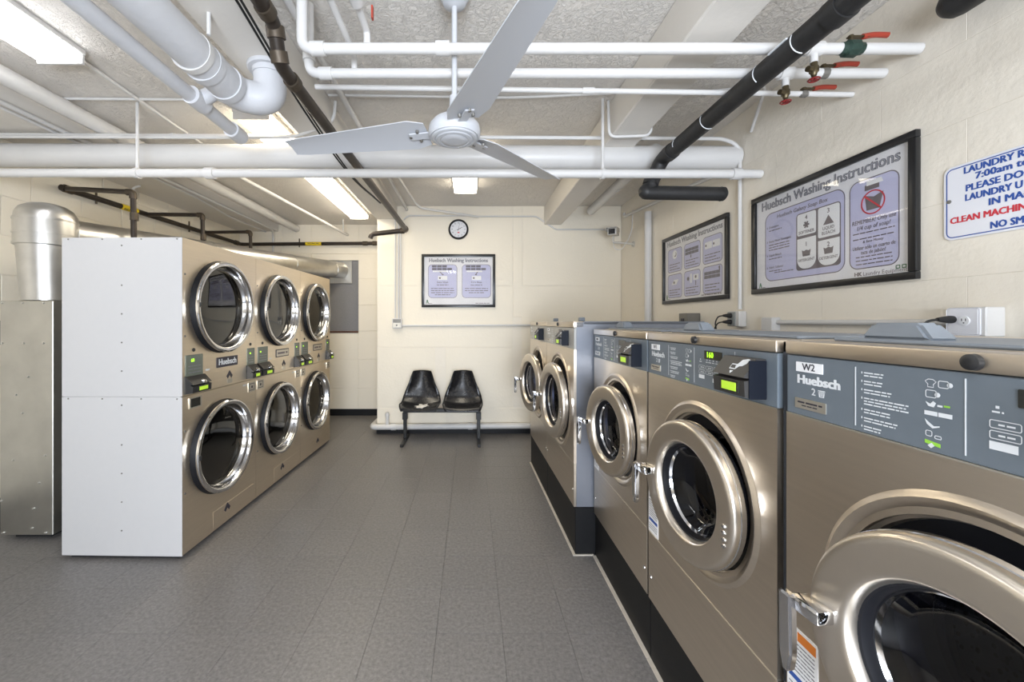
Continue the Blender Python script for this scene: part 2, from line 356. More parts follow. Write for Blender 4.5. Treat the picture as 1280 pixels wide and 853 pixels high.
# beams and soffit
struct('trim_1', box(B(), -1.22, -.945, YF, YB+.003, 2.77, ZC, .008), 'beam')
struct('trim_2', box(B(), .953, 1.179, YF, YB+.003, 2.695, ZC, .008), 'beam')
struct('trim_3', box(B(), XL, -2.95, YF, YREC, 2.83, ZC, .008), 'beam')
struct('baseboard_back', box(B(), -1.21, XR, YB-.012, YB, 0, .095, .002), 'bb')
struct('baseboard_alcove', box(B(), XL, -1.21, YREC-.012, YREC, 0, .10, .002), 'bb')
struct('baseboard_left', box(B(), XL, XL+.014, .3, YREC-.013, 0, .11, .002), 'bb')

# ------------------------------------------------------------------ fluorescent lights
def light(x, y0, y1, label, m, z=2.865, w=.245):
    t = thing('fluorescent_light', label, 'light', (x, (y0+y1)/2, ZC), 0, 'fluorescent ceiling lights'); L = (y1-y0)/2
    link('housing', box(B(), -w/2-.01, w/2+.01, -L, L, -.028, 0, .004), 'pipe', t)
    bm = B(); prof = [(-w/2, -.028), (-w/2, -.055), (-w/2+.025, z-ZC), (w/2-.025, z-ZC), (w/2, -.055), (w/2, -.028)]
    a = [bm.verts.new((x_, -L+.02, z_)) for x_, z_ in prof]; b = [bm.verts.new((x_, L-.02, z_)) for x_, z_ in prof]
    for k in range(6): bm.faces.new((a[k], a[(k+1) % 6], b[(k+1) % 6], b[k]))
    bm.faces.new(a); bm.faces.new(b[::-1]); link('lens', bm, m, t)
    for s in (-1, 1): link('end_cap', box(B(), -w/2-.004, w/2+.004, min(s*L, s*(L-.02)), max(s*L, s*(L-.02)), z-ZC-.004, -.026, .004), 'pipe', t)
light(-2.258, .9, 2.215, 'bright white fluorescent ceiling light nearest the camera, above the bare white dryer side', 'tube_near')
light(-1.54, 2.80, 5.55, 'long warm fluorescent ceiling light above the row of dryers', 'tube_far')
light(-.055, 3.2, 4.45, 'short fluorescent ceiling light in front of the clock wall', 'tube_far')
light(-.55, -1.5, .25, 'added unseen cool fluorescent ceiling light over the near end of the room', 'tube_added')  # extra fixture out of view, added to brighten the near half

# ------------------------------------------------------------------ stack dryers
def dryer(i, label, digits):
    w = .8; phi = .02
    a0 = w*(i+.5); X0, Y0 = -1.741, 2.417
    t = thing('stack_dryer', label, 'dryer', (X0+a0*sin(phi), Y0+a0*cos(phi), 0), LEFT-phi, 'stacked tumble dryers')
    h = w/2-.0015; D = .735; seam = .986; dx = -.024; r = .312
    bm = B(); box(bm, -h, h, .012, D, .03, 1.95)
    bmesh.ops.delete(bm, geom=[f for f in bm.faces if all(abs(v.co.y-.012) < 1e-5 for v in f.verts)], context='FACES')
    link('cabinet', bm, 'white', t, smooth=0)
    link('toe_base', box(B(), -h+.02, h-.02, .04, D-.03, 0, .03), 'blk', t)
    if i == 0:
        for z0, z1 in ((.022, seam-.002), (seam+.002, 1.952)):
            p = link('side_panel', box(B(), -h-.004, -h, 0, D+.006, z0, z1, .0012), 'white', t, smooth=0)
            zs = [z0+(z1-z0)*k for k in (.16, .34, .52, .70, .95)]
            for x_, z_ in [(.37, q) for q in zs]+[(.03, z1-.01), (.25, z1-.01), (.49, z1-.01), (.70, z1-.01)]:
                bm = B(); lathe(bm, [(.002, -.0035), (.0045, -.0025), (.005, 0)], (-h-.004, x_, z_), 'x', 10); link('screw', bm, 'greybox', p)
    for k, zc, z0, z1 in ((0, .583, .025, seam-.0015), (1, 1.543, seam+.0015, 1.952)):
        fp = link('front_panel', holed(B(), -h, h, z0, z1, dx, zc, .285, 0, .012), 'steel_dry', t, smooth=30)
        for zz in (zc-.19, zc+.19):
            link('screw', lathe(B(), [(.002, -.004), (.006, -.003), (.007, 0)], (-h+.02, 0, zz), 'y', 10), 'greybox', fp)
        d = link('door', lathe(B(), [(.284, -.030), (.300, -.032), (r, -.036), (r+.001, -.044), (.308, -.051), (.300, -.0535), (.292, -.053), (.284, -.049), (.279, -.042), (.274, -.02), (.266, .010), (.262, .014), (.262, .02), (.28, .02)], (dx, 0, zc), closed=True, seg=72), 'chrome', t)
        link('gasket', lathe(B(), [(.286, .01), (.318, -.001), (.316, -.012), (.306, -.034), (.285, -.034)], (dx, 0, zc), closed=True, seg=64), 'rubber', d)
        link('door_glass', lathe(B(), [(.002, .004), (.12, .005), (.2, .008), (.264, .014), (.264, .017), (.2, .011), (.12, .008), (.002, .007)], (dx, 0, zc), seg=56), 'dglass', d)
        link('inner_rim', lathe(B(), [(.263, .018), (.263, .034), (.254, .036), (.252, .030), (.255, .020)], (dx, 0, zc), closed=True, seg=56), 'chrome', d)
        link('door_catch', box(B(), dx-.30, dx-.283, -.057, -.05, zc-.01, zc+.02, .002), 'blk', d)
        link('drum', lathe(B(), [(.262, .06), (.30, .08), (.30, .5), (.29, .52), (.12, .53), (.002, .53)], (dx, 0, zc), seg=48), 'dryint', t)
    # service strip between the two doors
    lp = link('lint_panel', box(B(), -.20, .26, -.0025, 0, .995, 1.102, .001), 'steel_dry', t, smooth=0)
    for zc_, tgt in ((1.055, lp),):
        em = link('emblem', plate(B(), [(.02, 1.055), (.055, 1.095), (.09, 1.055), (.075, 1.035), (.055, 1.06), (.035, 1.035)], -.0035, -.0025), 'ink', lp)
        link('emblem_plate', plate(B(), rr(.028, .085, 1.002, 1.033, .004), -.0035, -.0025), 'plate', lp)
    kp = link('kick_panel', box(B(), -.12, h-.04, -.002, 0, .035, .155, .001), 'steel_dry', t, smooth=0)
    link('emblem', plate(B(), [(-.005, .115), (.03, .155), (.065, .115), (.05, .098), (.03, .12), (.01, .098)], -.0035, -.0005), 'ink', kp)
    bd = link('badge', plate(B(), rr(-.085, .15, 1.125, 1.195, .004), -.004, 0), 'ink', t)
    if i == 0: link('lettering', text(B(), 'Huebsch', .033, 1.16, .042, -.0045, 'CENTER', .0028, .20), 'print', bd, kind='print')
    else:
        link('badge_face', plate(B(), rr(-.077, .142, 1.133, 1.187, .003), -.0046, -.004), 'plate', bd)
        bm = B(); smalltext(bm, -.06, .125, 1.16, .03, -.005, i); link('lettering', bm, 'brownink', bd, kind='print')
    for sx, xx in ((-1, -.285), (1, .335)):
        if sx == -1: x0, x1 = -.375, -.215
        else: x0, x1 = .275, .385
        q = (x1-x0)
        dp = link('display_panel', plate(B(), rr(x0, x1-.01, 1.105, 1.235, .004), -.004, 0), 'dispgrey', t)
        bm = B()
        if sx < 0 and digits: text(bm, digits, x0+q*.36, 1.20, .022, -.0045, 'CENTER', .0006)
        else: bar(bm, x0+.03, x0+.045, 1.195, .012, -.0045)
        link('digits', bm, 'led', dp, kind='print')
        bm = B(); [smalltext(bm, x0+.02, x1-.03, zz, .008, -.0045, i) for zz in (1.165, 1.145, 1.125)]; link('lettering', bm, 'greyink', dp, kind='print')
        link('key_lock', lathe(B(), [(.002, -.006), (.011, -.005), (.012, 0)], ((x0+x1)/2-.01, 0, 1.265), seg=16), 'blk', t)
        cr_reader(t, x0-.01, x1, 1.0, 1.105, .055, small=True)
    for xx in ((.29,) if i == 0 else (-.385, .29)):
        sw = link('start_button', plate(B(), rr(xx, xx+.095, .893, .965, .003), -.004, 0), 'plate', t)
        outline(bm := B(), rr(xx+.012, xx+.083, .903, .956, .003), .004, -.0046, 0); link('button_border', bm, 'ink', sw)
        link('lamp', plate(B(), rr(xx+.038, xx+.055, .920, .938, .003), -.006, -.004), 'ink', sw)
    if i == 0:
        sw = link('display_panel', plate(B(), rr(-.345, -.235, .90, .968, .003), -.005, 0), 'plate', t)
        link('display_window', plate(B(), rr(-.335, -.25, .907, .961, .002), -.006, -.005), 'dispblk', sw)
    bm = B(); smalltext(bm, -.195, -.155, 1.125, .016, -.001, i); smalltext(bm, .22, .27, .955, .014, -.001, i); link('lettering', bm, 'print', t, kind='print')
    return t
def cr_reader(t, x0, x1, z0, z1, prot, small=False):
    """card reader: wedge body, upper face, slot, lit display"""
    zm = z0+(z1-z0)*.44; zs = z0+(z1-z0)*.51
    TP = .22 if small else .42
    prof = [(0, z0-.002), (-prot*.96, z0+.004), (-prot, zm), (-prot*.72, zm+.003), (-prot*.76, zs), (-prot*1.04, zs+.002), (-prot*TP, z1), (0, z1)]
    bm = B(); a = [bm.verts.new((x0, y, z)) for y, z in prof]; b = [bm.verts.new((x1, y, z)) for y, z in prof]; n = len(prof)
    bm.faces.new(a); bm.faces.new(b[::-1])
    for k in range(n): bm.faces.new((a[k], b[k], b[(k+1) % n], a[(k+1) % n]))
    rd = link('card_reader', bm, 'blk' if small else 'reader', t, smooth=0)
    q = x1-x0
    link('bezel', box(B(), x0+.25*q, x0+.84*q, -prot-.002, -prot+.004, z0+.10*(z1-z0), z0+.42*(z1-z0), .001), 'dispblk', rd)
    link('display', box(B(), x0+.32*q, x0+.78*q, -prot-.003, -prot, z0+.14*(z1-z0), z0+.36*(z1-z0), .0006), 'lcd', rd)
    if small:
        link('card_slot', lathe(B(), [(.002, -.02), (.012, -.018), (.016, 0)], (x0+.62*q, -prot*.75, zs+.01), seg=14), 'chrome', rd)
    else:
        link('side_cheek', box(B(), x1, x1+.004, -prot*.80, 0, z0-.001, z1-.004, .001), 'navy', rd)
        # hand holding a card
        bm = B(); zt = zs+.3*(z1-zs); hh = z1-zs; f = lambda pts: [(x0+q*px, zs+hh*pz) for px, pz in pts]
        plate(bm, f([(.58, .52), (.66, .86), (.80, .94), (.86, .92), (.84, .70), (.76, .55), (.68, .52), (.62, .36)]), 0, .0006)
        outline(bm, f([(.44, .34), (.62, .34), (.62, .62), (.44, .62)]), .003, 0, 0)
        plate(bm, f([(.50, .26), (.60, .26), (.55, .12)]), 0, .0006)
        o = link('hand_symbol', bm, 'print', rd, kind='print')
        # lay the symbol on the sloped upper face
        dz, dy = z1-zs-.002, prot*(1.04-TP); ang = math.atan2(dy, dz)
        o.matrix_local = Matrix.Translation((0, -prot*1.04-.0012, zs+.002)) @ Matrix.Rotation(-ang, 4, 'X') @ Matrix.Diagonal((1, 1, 1/cos(ang)*.98, 1)) @ Matrix.Translation((0, 0, -zs))
    return rd
dryer(0, 'stacked steel tumble dryer with bare white side panel, nearest the camera', '60')
dryer(1, 'stacked steel tumble dryer in the middle of the row of three', '')
dryer(2, 'stacked steel tumble dryer farthest away, beside the grey mesh window', '')

# galvanised exhaust: box behind the dryers and round duct
t = thing('exhaust_plenum', 'tall galvanised sheet metal box behind the white dryer side', 'duct box', (-2.93, 2.634, 0))
link('box_shell', box(B(), -.17, .18, 0, 2.1, .035, 1.58, .004), 'galvbox', t, smooth=0)
link('foot_rail', box(B(), -.12, .12, .05, 2.0, 0, .035), 'blk', t)
for x_, z_ in ((-.15, 1.565), (-.02, 1.565), (.12, 1.565), (-.15, 1.30), (-.01, 1.30), (.12, 1.30), (.02, 1.08), (-.06, .96), (-.02, .84), (.13, .56), (-.08, .53), (.09, .38), (-.16, .26), (.05, .21), (.04, .08), (-.15, .05), (.13, .05)):
    link('screw', lathe(B(), [(.002, -.008), (.005, -.007), (.007, 0)], (x_, 0, z_), seg=8), 'galv', t)
t = thing('exhaust_duct', 'round galvanised exhaust duct rising behind the dryers and running to the mesh window', 'duct', (-2.965, 2.81, 1.58))
P0 = Vector((0, 0, .006)); P1 = Vector((0, 0, .55)); P2 = Vector((-2.0+2.965, 6.19-2.81, 2.235-1.58))
link('vertical_duct', tube(B(), [P0, Vector((-.01, 0, .40))], [.135, .152], 40), 'galv', t)
dirv = (P2-Vector((-.02, .02, .56))).normalized(); ctr = Vector((-.02, .02, .56))
el = bend([Vector((-.01, 0, .385)), Vector((-.015, 0, .545)), Vector((-.015, 0, .56))+dirv*.17], .15, 4)
link('elbow', lathe(B(), [(.002, .385), (.158, .385), (.163, .39), (.165, .56), (.158, .61), (.138, .648), (.10, .674), (.05, .688), (.002, .690)], (-.01, 0, 0), 'z', 48), 'galv', t)
for z_ in (.395, .47, .565): link('seam_ring', tube(B(), [(-.01, 0, z_-.006), (-.01, 0, z_+.006)], .168, 40), 'galv', t)
st = Vector((.0, .06, .485)); dirv = (P2-st).normalized()
link('horizontal_duct', tube(B(), [st, P2], .122, 40), 'galv', t)
for k in (.02, .35, .68, .93): p = st+(P2-st)*k; link('seam_ring', tube(B(), [p-dirv*.008, p+dirv*.008], .127, 40), 'galv', t)
link('flange_plate', box(B(), P2.x-.17, P2.x+.17, P2.y-.012, P2.y+.002, P2.z-.20, P2.z+.15, .003), 'galv', t, smooth=0)

# ------------------------------------------------------------------ washers
def washer(loc, rz, w, label, code, theta, big=False, digits='160', ddx=.045, cdx=.02):
    t = thing('washing_machine', label, 'washer', loc, rz, 'front loading washers in the row on the right')
    h = w/2-.004
    if big: ZB, SE, PB, PT, TR, TOP, dr, hr, cr, D = .295, .562, 1.272, 1.403, 1.405, 1.443, .255, .18, .325, .82
    else: ZB, SE, PB, PT, TR, TOP, dr, hr, cr, D = .272, .557, 1.227, 1.363, 1.365, 1.396, .22, .15, .277, .80
    zc = .895; cx = cdx; op = cr-.035
    bm = B(); box(bm, -h, h, .016, D, ZB, TOP-.004)
    bmesh.ops.delete(bm, geom=[f for f in bm.faces if all(abs(v.co.y-.016) < 1e-5 for v in f.verts)], context='FACES')
    link('cabinet', bm, 'blueside', t, smooth=0)
    link('front_panel', holed(B(), -h, h, SE+.001, PB-.001, cx, zc, op, 0, .016), 'steel', t, smooth=30)
    lp = link('lower_panel', box(B(), -h, h, 0, .016, ZB, SE-.0015, .0015), 'steel', t, smooth=0)
    link('seam_strip', box(B(), -h, h, -.0006, .010, SE-.0015, SE+.001), 'plate', t, smooth=0)
    for sx in (-1, 1): link('screw', lathe(B(), [(.002, -.004), (.006, -.003), (.007, 0)], (sx*(h-.025), 0, ZB+.10), seg=10), 'chrome', lp)
    cp = link('control_panel', box(B(), -h, h, .0015, .016, PB, PT, .0015), 'greypanel' if big else 'bluepanel', t, smooth=0)
    link('panel_edge', box(B(), -h, h, -.0008, .010, PB-.003, PB), 'plate', t, smooth=0)
    tt = link('top_trim', box(B(), -h, h, -.003, .06, TR, TOP, .003, 2), 'steel', t)
    link('lock', lathe(B(), [(.002, -.010), (.008, -.010), (.012, -.008), (.013, .003)], (0, -.003, (TR+TOP)/2), seg=20), 'blk', tt)
    top = link('top_panel', box(B(), -h, h, .062, D-.002, TOP-.02, TOP+.001, .003), 'steel' if not big else 'blueside', t, smooth=0)
    if not big:
        ld_ = link('soap_lid', box(B(), -h+.04, h-.03, .075, .42, TOP+.001, TOP+.009, .003), 'lid', t)
        bm = B(); x0, x1 = -h+.075, -h+.215; y0, y1 = .10, .16
        for f_ in (0,):
            v = [bm.verts.new(p) for p in ((x0, y0, TOP+.009), (x1, y0, TOP+.009), (x1, y1, TOP+.009), (x0, y1, TOP+.009), (x0+.02, y0+.008, TOP+.043), (x1-.03, y0+.008, TOP+.043), (x1-.03, y1-.008, TOP+.043), (x0+.02, y1-.008, TOP+.043))]
            for q in ((0, 1, 2, 3), (4, 5, 6, 7), (0, 1, 5, 4), (1, 2, 6, 5), (2, 3, 7, 6), (3, 0, 4, 7)): bm.faces.new([v[k] for k in q])
            bmesh.ops.bevel(bm, geom=bm.edges[:], offset=.006, segments=2, affect='EDGES')
        link('lid_grip', bm, 'lid', ld_)
    else:
        link('vent_cap', box(B(), -.03, .01, .15, .19, TOP+.001, TOP+.03, .004), 'lid', t)
    # collar, gasket, tub
    link('collar', lathe(B(), [(cr+.006, .002), (cr, -.004), (cr-.008, -.008), (cr-.016, -.006), (op+.004, .006), (op-.006, .016), (op-.008, .03), (op, .03)], (cx, 0, zc), closed=True, seg=80), 'steel', t)
    link('gasket', lathe(B(), [(op+.012, .02), (op-.006, .03), (hr+.035, .05), (hr+.02, .08), (hr+.03, .12), (hr+.05, .12), (op+.012, .04)], (cx, 0, zc), closed=True, seg=64), 'rubber', t)
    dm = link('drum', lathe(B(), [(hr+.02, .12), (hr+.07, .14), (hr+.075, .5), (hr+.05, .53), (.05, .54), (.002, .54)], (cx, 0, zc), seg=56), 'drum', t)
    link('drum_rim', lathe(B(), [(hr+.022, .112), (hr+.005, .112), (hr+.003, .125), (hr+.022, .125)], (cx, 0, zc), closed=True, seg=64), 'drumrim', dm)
    # door, hinged at its right edge
    hx = ddx+dr; hy = -.040
    o = lambda y: (-dr, y, 0)
    k = dr/.22; ri = hr
    d = link('door', lathe(B(), [(dr-.012, .034), (dr, .030), (dr+.002, .004), (dr+.0005, -.004), (dr-.003, -.009), (dr-.007, -.0115), (dr-.012, -.0124), (dr-.018, -.0125), (ri+.014, -.0117), (ri+.009, -.0115), (ri+.005, -.010), (ri+.002, -.006), (ri-.001, .001), (ri-.004, .010), (ri-.004, .030), (dr-.03, .036)], o(0), closed=True, seg=80), 'ring', t, loc=(hx, hy, zc), rot=(0, 0, theta))
    link('glass_bezel', lathe(B(), [(ri-.003, .009), (ri-.0075, .012), (ri-.012, .030), (ri-.010, .05), (ri+.004, .05), (ri-.003, .03)], o(0), closed=True, seg=64), 'rubber', d)
    link('door_rim', lathe(B(), [(dr+.001, .010), (dr+.0035, .012), (dr+.0035, .026), (dr-.001, .031)], o(0), seg=80), 'chrome', d)
    link('door_seal', lathe(B(), [(dr-.014, .036), (dr-.016, .052), (dr-.05, .056), (dr-.05, .036)], o(0), closed=True, seg=64), 'rubber', d)
    link('door_glass', lathe(B(), [(.002, .085), (.06, .083), (.10*k, .074), (ri-.035, .060), (ri-.013, .034), (ri-.011, .038), (ri-.031, .066), (.10*k, .080), (.06, .089), (.002, .091)], o(0), seg=56), 'wglass', d)
    link('glass_ring', lathe(B(), [(ri-.0125, .030), (ri-.016, .029), (ri-.020, .037), (ri-.013, .040)], o(0), closed=True, seg=64), 'chrome', d)
    for zz in (-.055, -.037, .012-.03, .0)[:4]:
        link('hinge_bolt', lathe(B(), [(.002, -.005), (.0055, -.004), (.0065, .002)], (-.032, -.013, zz-.02), seg=10), 'chrome', d)
    # chrome latch handle on the left edge
    hl = link('handle', box(B(), -2*dr-.006, -2*dr+.052, -.046, -.006, -.014, .014, .006, 2), 'chrome', d)
    bm = B(); pr = [(-.016, .016), (.012, .016), (.014, -.10), (.008, -.135), (-.006, -.14), (-.014, -.10)]
    plate(bm, [(-2*dr-.004+x, z) for x, z in pr], -.058, -.040); bmesh.ops.bevel(bm, geom=bm.edges[:], offset=.004, segments=2, affect='EDGES')
    link('latch_lever', bm, 'chrome', d)
    # warning sticker at the left lower corner
    if not big:
        sk = link('warning_sticker', plate(B(), rr(-h+.004, -h+.088, SE+.004, SE+.175, .003), -.0012, 0), 'whitep', t, label='white sticker with orange and blue bands')
        bm = B(); plate(bm, [(-h+.034, SE+.147), (-h+.083, SE+.147), (-h+.083, SE+.168), (-h+.034, SE+.168)], -.0018, -.001); link('orange_band', bm, 'orange', sk)
        bm = B(); bar(bm, -h+.01, -h+.083, SE+.058, .012, -.0018); link('blue_band', bm, 'blueink', sk)
        bm = B(); plate(bm, [(-h+.012, SE+.15), (-h+.028, SE+.15), (-h+.02, SE+.166)], -.0018, -.001)
        for q in range(14):
            zz = SE+.138-q*.009
            if abs(zz-SE-.058) > .012: smalltext(bm, -h+.01, -h+.08, zz, .004, -.0018, q)
        link('fine_print', bm, 'greyink', sk, kind='print')
    # print on the control panel; a = distance from the left edge
    L = -h; yp = .0005; P = B()
    sz = (PT-PB)/.136; z_ = lambda q: PB+(q-1.227)*sz
    tagp = link('number_label', plate(B(), rr(L+.028, L+.098, z_(1.327), z_(1.349), .001), .0, .0015), 'whitep', cp)
    bm = B()
    if code in ('W1', 'W2'): text(bm, code, L+.063, z_(1.338), .016*sz, -.0006, 'CENTER', .0004)
    else: smalltext(bm, L+.045, L+.082, z_(1.338), .016*sz, -.0006)
    link('lettering', bm, 'ink', tagp, kind='print')
    text(P, 'Huebsch', L+.029, z_(1.309), .020*sz, yp, 'LEFT', .0018, .108)
    text(P, '2', L+.069, z_(1.285), .016*sz, yp, 'LEFT', .0004)
    tubp = [(L+.086, z_(1.292)), (L+.104, z_(1.292)), (L+.101, z_(1.277)), (L+.089, z_(1.277))]; outline(P, tubp, .002, yp, yp)
    for q in (.091, .095, .099): bar(P, L+q-.001, L+q+.001, z_(1.285), .012, yp)
    bar(P, L+.170, L+.172, z_(1.295), .115*sz, yp); bar(P, L+.345, L+.347, z_(1.295), .118*sz, yp); bar(P, L+.5535, L+.5550, z_(1.295), .12*sz, yp)
    zz = 1.343
    for n_, q in enumerate((2, 2, 2, 3, 2, 2, 2)):
        bar(P, L+.183, L+.1845, z_(zz), .004, yp)
        for e in range(q): smalltext(P, L+.188, L+.188+(.036, .034, .05, .078, .05, .06, .032)[n_]*(1 if e != 1 else .95), z_(zz), .0036, yp, n_*5+e); zz -= .0055
        zz -= .0052
    # symbols
    outline(P, [(L+.291, z_(1.343)), (L+.296, z_(1.347)), (L+.303, z_(1.347)), (L+.308, z_(1.343)), (L+.304, z_(1.338)), (L+.304, z_(1.333)), (L+.295, z_(1.333)), (L+.295, z_(1.338))], .0012, yp, yp)
    outline(P, rr(L+.31, L+.325, z_(1.334), z_(1.346), .003), .0012, yp, yp); disc(P, .004, yp, yp+.0003, (L+.326, z_(1.340)), 12)
    outline(P, rr(L+.292, L+.308, z_(1.316), z_(1.329), .003), .0012, yp, yp); disc(P, .004, yp, yp+.0003, (L+.309, z_(1.322)), 12)
    plate(P, [(L+.292, z_(1.309)), (L+.296, z_(1.302)), (L+.304, z_(1.301)), (L+.307, z_(1.308)), (L+.303, z_(1.311)), (L+.299, z_(1.306))], yp, yp+.0003)
    bar(P, L+.309, L+.316, z_(1.3045), .003, yp)
    bar(P, L+.2905, L+.309, z_(1.2905), .007, yp); bar(P, L+.3105, L+.329, z_(1.2905), .007, yp)
    plate(P, [(L+.291, z_(1.280)), (L+.296, z_(1.276)), (L+.304, z_(1.270)), (L+.312, z_(1.272)), (L+.312, z_(1.270)), (L+.302, z_(1.266)), (L+.294, z_(1.272))], yp, yp+.0003)
    outline(P, rr(L+.292, L+.302, z_(1.252), z_(1.262), .003), .0012, yp, yp); outline(P, rr(L+.305, L+.315, z_(1.250), z_(1.256), .002), .0012, yp, yp)
    plate(P, [(L+.295, z_(1.237)), (L+.300, z_(1.233)), (L+.305, z_(1.238)), (L+.301, z_(1.242))], yp, yp+.0003)
    # keypad
    for c in range(3):
        for r_ in range(2):
            outline(P, rr(L+.374+c*.040, L+.409+c*.040, z_(1.287-r_*.0155), z_(1.2995-r_*.0155), .003), .0012, yp, yp)
            smalltext(P, L+.384+c*.040, L+.402+c*.040, z_(1.293-r_*.0155), .004, yp, c)
    for x_ in (.377, .413, .428, .446, .464): smalltext(P, L+x_, L+x_+.013, z_(1.311), .004, yp, 3); bar(P, L+x_+.004, L+x_+.008, z_(1.318), .004, yp)
    bar(P, L+.374, L+.405, z_(1.262), .012, yp); bar(P, L+.449, L+.489, z_(1.257), .013, yp)
    link('panel_print', P, 'print', cp, kind='print')
    bm = B(); plate(bm, [(L+.291, z_(1.246)), (L+.313, z_(1.243)), (L+.313, z_(1.237)), (L+.291, z_(1.240))], yp+.0002, yp+.0006); bar(bm, L+.318, L+.326, z_(1.3055), .003, yp); bar(bm, L+.500, L+.516, z_(1.276), .016, yp)
    link('green_marks', bm, 'limeink', cp, kind='print')
    mp_ = link('maker_plate', plate(B(), rr(L+.026, L+.106, z_(1.243), z_(1.266), .001), -.0008, .0015), 'plate', cp)
    bm = B(); smalltext(bm, L+.034, L+.098, z_(1.2575), .006, -.0012, 2); smalltext(bm, L+.045, L+.088, z_(1.2505), .004, -.0012, 4); link('lettering', bm, 'ink', mp_, kind='print')
    dw = link('display_window', plate(B(), rr(L+.405, L+.495, z_(1.322), z_(1.348), .002), -.0002, .0015), 'dispblk', cp)
    link('digits', text(B(), digits, L+.436, z_(1.335), .018, -.0008, 'CENTER', .0006), 'led', dw, kind='print')
    cr_reader(t, L+.545, L+.675, z_(1.243), z_(1.345), .056)
    return t
XW = .757
for (ya, yb, lab, code, th, dg, bx) in ((2.452, 1.712, 'steel washer standing right beside the blue-grey side of the taller pair', 'W5', 8, '', .06),
                                    (1.704, .983, 'steel washer labelled W1 with green 160 display, middle of the nearest three', 'W1', 5.6, '160', .048),
                                    (.962, .235, 'steel washer labelled W2 nearest the camera, cut off by the frame', 'W2', 5.7, '160', .03)):
    washer((XW, (ya+yb)/2, 0), RW, ya-yb, lab, code, R(th), False, dg, bx)
    p = thing('washer_plinth', {'W5': 'black plinth under the washer next to the taller pair', 'W1': 'black plinth under the washer labelled W1', 'W2': 'black plinth under the nearest washer labelled W2'}[code], 'plinth', (XW, (ya+yb)/2, 0), RW, 'black washer plinths')
    hw = (ya-yb)/2+.003
    link('plinth_block', box(B(), -hw, hw, .012, .78, 0, .270, .003), 'plinth', p, smooth=0)
    link('caulk_line', box(B(), -hw, hw, -.006, .014, 0, .007, .002), 'caulk', p, smooth=0)
ang = .0172; bx, by = .640, 2.47
for k, lab in ((0, 'taller washer with pale grey panel, its blue-grey side facing the camera'), (1, 'farthest taller washer, its round door standing ajar by the back wall')):
    a = .81*(k+.5); wx, wy = bx-a*sin(ang), by+a*cos(ang)
    washer((wx, wy, 0), RW+ang, .81, lab, 'W3' if k == 0 else 'W4', R(6 if k == 0 else 10.5), True, '', .065, .008)
    p = thing('washer_plinth', 'black plinth under the taller washer with visible blue-grey side' if k == 0 else 'black plinth under the farthest washer', 'plinth', (wx, wy, 0), RW+ang, 'black washer plinths')
    link('plinth_block', box(B(), -.405, .405, .008, .80, 0, .292, .003), 'plinth', p, smooth=0)
    link('caulk_line', box(B(), -.405, .405, -.008, .010, 0, .007, .002), 'caulk', p, smooth=0)
    if k == 0: link('caulk_line', box(B(), .405, .418, -.008, .12, 0, .007, .002), 'caulk', p, smooth=0)

# ------------------------------------------------------------------ posters and sign
def poster(loc, rz, w, h, label, fill):
    t = thing('instruction_poster', label, 'poster', loc, rz, 'framed washing instruction posters')
    f = .034
    for nm, q in (('frame_bar', (-w/2, w/2, h/2-f, h/2)), ('frame_bar', (-w/2, w/2, -h/2, -h/2+f)), ('frame_bar', (-w/2, -w/2+f, -h/2+f, h/2-f)), ('frame_bar', (w/2-f, w/2, -h/2+f, h/2-f))):
        link(nm, box(B(), q[0], q[1], -.024, 0, q[2], q[3], .004, 2), 'frame', t)
    sh = link('sheet', box(B(), -w/2+f-.004, w/2-f+.004, -.006, -.003, -h/2+f-.004, h/2-f+.004), 'paper', t, smooth=0)
    link('cover_glass', box(B(), -w/2+f-.004, w/2-f+.004, -.0120, -.0112, -h/2+f-.004, h/2-f+.004), 'pglass', t, smooth=0)
    fill(sh); return t
Y1, Y2, Y3 = -.0066, -.0074, -.0082
def panel(sh, x0, x1, z0, z1, r=.05):
    p = link('lilac_panel', plate(B(), rr(x0, x1, z0, z1, r), Y1, -.006), 'lilac', sh)
    bm = B(); outline(bm, rr(x0, x1, z0, z1, r), .005, Y1-.0003, 0); return bm
def mark(sh, x, z, s):
    bm = B(); plate(bm, [(x, z), (x+.25*s, z+s), (x+.45*s, z+s), (x+.75*s, z), (x+.5*s, z), (x+.34*s, z+.62*s), (x+.2*s, z)], Y1, -.006); link('logo', bm, 'greenink', sh)
    bm = B(); smalltext(bm, x+.45*s, x+1.6*s, z+.06*s, .2*s, Y1-.0002); return bm
def merge(bms):
    out = B()
    for b in bms:
        me = bpy.data.meshes.new('m'); b.to_mesh(me); b.free(); out.from_mesh(me); bpy.data.meshes.remove(me)
    return out
def title(sh, z, cap, wd):
    link('title', text(B(), 'Huebsch Washing Instructions', 0, z, cap, Y1, 'CENTER', .0024, wd), 'ink', sh, kind='print')
    link('title_fill', text(B(), 'Huebsch Washing Instructions', 0, z, cap, Y1-.0006, 'CENTER', 0, wd*.994), 'titlegrey', sh, kind='print')
